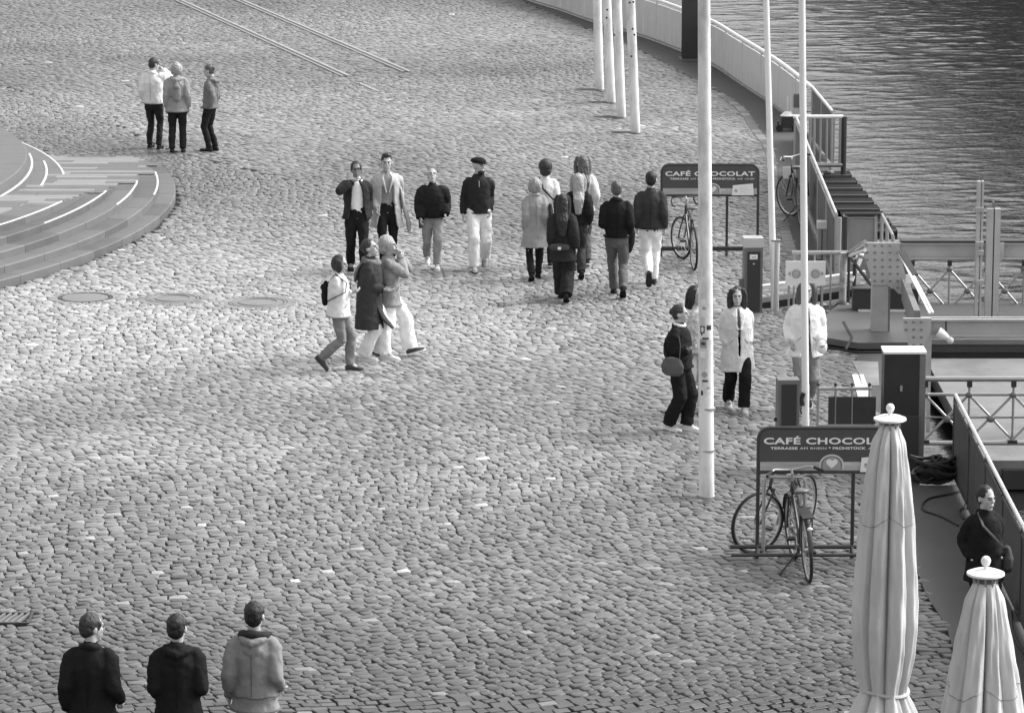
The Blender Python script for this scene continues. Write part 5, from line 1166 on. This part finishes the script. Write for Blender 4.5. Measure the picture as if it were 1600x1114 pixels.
# ----- walking trio heading right
c = person('short woman in white jacket and jeans with a small black backpack, striding right', 530, 578, 1.62, 78, lf=(.16,.05,0,0), rf=(-.24,-.05,.10,45), lh=(-.12,.18,-.20), rh=(-.14,.20,-.19), head=(-4,6), female=True,
       top=dict(v=.64, hem=-.10, bulk=.032, hemw=.02, collar='high'), legs=dict(v=.26, kind='denim', w=.008), hair=('bob','dark'), shoes=.09, sole=.1)
backpack(c, 'small black backpack on the short woman in the white jacket', .02, .10, .15, .055, .24)
def scarf(c):
    nk, T = c['nk'], c['T']; P = [nk+Vector((.10*math.cos(a),.095*math.sin(a),-.05+.02*math.sin(a))) for a in np.linspace(0,2*PI,16,endpoint=False)]
    organic(MB().tube(P, .045, 10, (0,0,1), closed=True).tube([nk+Vector((-.01,.09,-.03)), T(.42)+Vector((-.02,.16,0)), T(.32)+Vector((-.03,.19,0)), T(.22)+Vector((-.03,.20,0))], [(.05,.03),(.10,.03),(.11,.03),(.09,.02)], 10, (1,0,0), True, True), 'scarf', cloth(.20,'patterned'), c['o'], .012, tex_f, .03, 1, .5)
    organic(MB().tube([T(-.1)+Vector((-.05,-.13,0)), T(-.28)+Vector((-.05,-.22,0)), T(-.42)+Vector((-.06,-.36,0))], [(.10,.03),(.09,.03),(.05,.02)], 10, (1,0,0), True, True), 'coat_flap', cloth(.06), c['o'], .012, tex_f, .02, 1, .5)
c = person('dark haired woman in long dark padded coat, big scarf and white trousers, striding right', 578, 562, 1.74, 80, lf=(.22,.05,0,0), rf=(-.06,-.06,.0,0), lh=(-.02,.18,-.34), rh=(-.04,.20,-.33), head=(-4,-12), lean=3, female=True, extra=scarf,
       top=dict(v=.055, hem=-.44, bulk=.045, hemw=.035, collar='high', name='coat'), legs=dict(v=.68, w=.022, flare=.01), hair=('bun','dark'), shoes=.62, sole=.7)
c = person('blond woman in grey jacket and wide white trousers with both hands at her face', 608, 556, 1.72, 84, lf=(.30,.04,.03,-18), rf=(-.22,-.04,.03,30), lh=(-.12,.15,.10), rh=(-.13,.17,.07), elbow=(.25,-.7,-.8), head=(0,-4), female=True,
       top=dict(v=.32, hem=-.17, bulk=.03, hemw=.02, collar='low', kind='denim'), legs=dict(v=.70, w=.03, flare=.02), hair=('curly','blond'), shoes=.10, sole=.75)
# ----- group walking away
c = person('grey haired woman in pale knee length coat with a dark bag, walking away', 836, 437, 1.62, 186, lf=(-.20,.08,.05,25), rf=(.20,-.08,0,0), lh=(.09,.0,-.49), rh=(.06,.02,-.45), female=True,
       top=dict(v=.36, hem=-.34, bulk=.03, hemw=.05, collar='high', name='coat'), legs=dict(v=.02), hair=('bob','grey'), shoes=.02)
c['T']; shoulder_bag(c, 'dark leather shoulder bag on the grey haired woman in the pale coat', -1, .05, (.12,.055,.14), .22, -.10)
c = person('dark curly haired woman in white jacket with a strap across her back', 852, 418, 1.72, 182, lf=(.10,.08,0,0), rf=(-.06,-.08,.02,10), lh=(.07,.1,-.46), rh=(.08,.12,-.43), female=True,
       top=dict(v=.58, hem=-.14, bulk=.035, hemw=.02, collar='low'), legs=dict(v=.025), hair=('curly','dark'), shoes=.05, sole=.7)
shoulder_bag(c, 'slim dark crossbody bag of the curly haired woman in white', -1, .06, (.09,.04,.07), .02, .08, True, .04)
c = person('woman with long black hair and loose dark clothes with a belt bag on her back', 880, 470, 1.66, 178, lf=(.24,.04,0,0), rf=(-.22,-.05,.06,30), tilt=2, lh=(.07,.04,-.49), rh=(.16,-.06,-.47), female=True,
       top=dict(v=.032, hem=-.24, bulk=.03, hemw=.03, collar='low', slv=.015), legs=dict(v=.03, w=.045, kind='denim'), hair=('longback','black'), shoes=.03)
T = c['T']; q = T(.0)+Vector((.06,.20,0)); carried(c, 'belt_bag', 'dark belt bag with small white tag on the back of the black haired woman', 'bag', MB().tube([q-Vector((.12,0,0)), q, q+Vector((.12,0,0))], [(.04,.05),(.045,.06),(.04,.05)], 12, (0,1,0), True, True), cloth(.08), q, vox=.01,
    kids=[('tag_patch', MB().box(q+Vector((-.03,.048,-.03)), q+Vector((.02,.056,.012))), M_WHITE), ('strap', MB().tube([T(.02)+Vector((.21*math.cos(a),.175*math.sin(a),0)) for a in np.linspace(0,2*PI,24,endpoint=False)], [(.014,.005)]*24, 6, (0,0,1), closed=True), cloth(.04))])
c = person('woman with long blond hair over a short black jacket, walking away', 901, 434, 1.66, 184, lf=(.18,.06,0,0), rf=(-.2,-.06,.06,30), tilt=-2, lh=(.09,.02,-.46), rh=(.07,.04,-.46), female=True,
       top=dict(v=.022, hem=.0, bulk=.045, slv=.012, collar='low'), legs=dict(v=.05, w=.012, kind='denim'), hair=('longback','blond'), shoes=.03)
c = person('tall long haired woman in light jacket, farthest of the group walking away', 910, 414, 1.76, 188, lf=(.12,.06,0,0), rf=(-.10,-.06,.02,12), lh=(.08,.12,-.44), rh=(.13,.06,-.40), female=True,
       top=dict(v=.56, hem=-.06, bulk=.03, hemw=.01, collar='low'), legs=dict(v=.12, kind='denim', w=.008), hair=('longback','mid'), shoes=.05, sole=.8)
shoulder_bag(c, 'grey handbag under the right arm of the tall long haired woman', -1, .16, (.08,.045,.08), .24, .02)
def jack(c):
    T = c['T']; q = c['hand'][-1]
    carried(c, 'folded_coat', 'black coat hanging over the right arm of the man in grey trousers', 'coat', MB().tube([q+Vector((-.0,.05,.10)), q+Vector((-.01,.05,0)), q+Vector((-.01,.05,-.15)), q+Vector((.01,.05,-.27))], [(.05,.08),(.075,.09),(.07,.08),(.05,.06)], 12, (1,0,0), True, True), cloth(.018), q, vox=.012)
c = person('man in short black jacket and grey trousers with a coat over his arm', 964, 462, 1.79, 180, lf=(.20,.04,0,0), rf=(-.26,-.08,.08,35), tilt=1.5, lh=(.04,.22,-.30), rh=(.06,.08,-.40), extra=jack,
       top=dict(v=.018, hem=-.02, bulk=.022, collar='high'), legs=dict(v=.15, kind='denim', w=.008), hair=('short','mid'), shoes=.03)
c = person('man in dark grey jacket and white trousers lifting one heel beside the farther cafe sign', 1016, 445, 1.78, 178, lf=(-.30,.02,.14,60), rf=(.14,-.05,0,0), lh=(.08,.05,-.49), rh=(.09,.0,-.49),
       top=dict(v=.055, hem=-.05, bulk=.024, hemw=.01, collar='low', inner=dict(v=.02, hem=-.09)), legs=dict(v=.72, w=.012), hair=('short','black'), shoes=.05, sole=.05)
# ----- right-hand group
c = person('person in black with white collar and grey shoulder bag, beside the stickered flagpole', 1060, 672, 1.64, 62, lf=(.10,.07,0,0), rf=(-.10,-.06,.01,8), lh=(.02,-.04,-.44), rh=(-.02,.18,-.22), head=(18,0), female=True,
       top=dict(v=.02, hem=-.05, bulk=.045, hemw=.01, slv=.02, collar='high'), legs=dict(v=.018, w=.03), hair=('bun','dark'), shoes=.70, sole=.75)
part(MB().tube([c['nk']+Vector((.075*math.cos(a),.073*math.sin(a),-.004+.02*math.sin(a))) for a in np.linspace(0,2*PI,16,endpoint=False)], .022, 8, (0,0,1), closed=True), 'white_collar', cloth(.75), c['o'])
shoulder_bag(c, 'soft grey shoulder bag carried by the person in black with the white collar', -1, .13, (.17,.06,.09), .02, .04, False, .05, .03)
c = person('woman with long dark hair in a light patterned top, half hidden behind the stickered flagpole', 1084, 643, 1.68, 30, lf=(.12,.07,0,0), rf=(-.14,-.07,.03,20), lh=(.07,.08,-.47), rh=(.07,.02,-.48), head=(14,4), female=True,
       top=dict(v=.46, kind='patterned', hem=-.10, bulk=.018, collar='low'), legs=dict(v=.40, w=.02), hair=('long','black'), shoes=.04)
c = person('smiling woman in fluffy white coat and black trousers with hands in her pockets', 1151, 640, 1.66, 6, lf=(.20,.07,0,0), rf=(-.18,-.09,.04,18), tilt=-1.5, lh=(.045,.10,-.42), rh=(.045,.10,-.42), head=(-6,0), female=True, hands=(False,False),
       top=dict(v=.62, kind='knit', hem=-.34, bulk=.045, hemw=.03, collar='wide', name='coat', open=(8,1,8,1), inner=dict(v=.25, kind='patterned', hem=.2)), legs=dict(v=.016, w=.024), hair=('long','dark'), shoes=.42, sole=.4)
c = person('woman in an oversized open white jacket walking behind the slim flagpole', 1256, 640, 1.74, 4, lf=(-.22,.09,.07,30), rf=(.24,-.05,0,0), tilt=1.5, lh=(.10,.16,-.40), rh=(.14,.08,-.42), head=(-8,-4), female=True,
       top=dict(v=.70, hem=-.16, bulk=.04, slv=.022, hemw=.04, collar='low', open=(3,18,3,18), inner=dict(v=.2, hem=-.10)), legs=dict(v=.30, w=.035, kind='denim'), hair=('long','mid'), shoes=.04, sole=.75)
q = c['hand'][1]+Vector((0,-.05,-.06)); carried(c, 'white_pouch', 'small white bag in the left hand of the woman in the open white jacket', 'bag', MB().ell(q,(.07,.05,.09)), cloth(.8), q, vox=.01)
# ----- three men cut off by the bottom edge
c = person('balding man in black jacket looking right, leftmost of three at the bottom edge', 148, 1262, 1.78, 172, lf=(.04,.10,0,0), rf=(-.04,-.10,0,0), lh=(.12,.0,-.49), rh=(.12,.10,-.42), head=(-46,4),
       top=dict(v=.016, hem=-.10, bulk=.025, hemw=.02, collar='high'), legs=dict(v=.05), hair=('short','dark'), shoes=.03)
c = person('man in black hooded jacket with cropped hair, middle of three at the bottom edge', 282, 1262, 1.78, 180, lf=(.04,.10,0,0), rf=(-.04,-.10,0,0), lh=(.03,.14,-.40), rh=(.04,.16,-.36), head=(-12,-2),
       top=dict(v=.016, hem=-.12, bulk=.028, hemw=.02, collar='high', hood=True), legs=dict(v=.04), hair=('short','black'), shoes=.03)
def two(c):
    T = c['T']; nk = c['nk']
    P = [nk+Vector((.098*math.cos(a),.090*math.sin(a)+.004,-.035+.03*math.sin(a))) for a in np.linspace(math.radians(-60),math.radians(240),16)]
    organic(MB().tube(P, .042, 10, (0,0,1), True, True), 'hood_lining', cloth(.035), c['o'], .01, tex_f, .03, 1, .5)
    for f, rr in ((-.0,.012),):
        P = [T(f)+Vector((.212*math.cos(a),.168*math.sin(a),.006*math.sin(6*a))) for a in np.linspace(0,2*PI,40,endpoint=False)]
        part(MB().tube(P, .006, 6, (0,0,1), closed=True), 'waist_seam', cloth(.12), c['o'])
c = person('man in grey hooded raincoat with dark collar, rightmost of three at the bottom edge', 401, 1244, 1.80, 172, lf=(.04,.10,0,0), rf=(-.04,-.10,0,0), lh=(.14,.04,-.49), rh=(.06,.12,-.42), head=(0,0), extra=two,
       top=dict(v=.28, hem=-.14, bulk=.02, hemw=.02, collar='low', hood=True), legs=dict(v=.5), hair=('short','black'), shoes=.03)
# ----- woman at the right edge
c = person('dark haired woman in black coat with crossbody bag, standing behind the lower parasol', 1534, 1009, 1.68, 18, lf=(.08,.085,0,0), rf=(-.06,-.085,0,0), lh=(.05,.08,-.40), rh=(.06,.06,-.40), head=(16,2), female=True, hands=(False,False),
       top=dict(v=.016, hem=-.20, bulk=.034, slv=.008, hemw=.02, collar='high', name='coat'), legs=dict(v=.02), hair=('bun','black'), shoes=.03)
shoulder_bag(c, 'grey crossbody bag with wide strap on the woman behind the lower parasol', 1, .09, (.09,.07,.10), .02, .03, True, .13)

# ---------------------------------------------------------------- bake the modifiers, one evaluation
bpy.context.view_layer.update(); dg = bpy.context.evaluated_depsgraph_get(); new = []
for o, m in PENDING: new.append((o, m, bpy.data.meshes.new_from_object(o.evaluated_get(dg))))
for o, m, me in new:
    nm = o.name.split('.')[0]; o.modifiers.clear(); old = o.data; o.data = me; me.name = nm
    if not me.materials: me.materials.append(m)
    me.polygons.foreach_set('use_smooth', [True]*len(me.polygons)); bpy.data.meshes.remove(old)
print('triangles', sum(len(o.data.polygons)*2 for o in C.objects if o.type == 'MESH'), 'objects', len(C.objects))
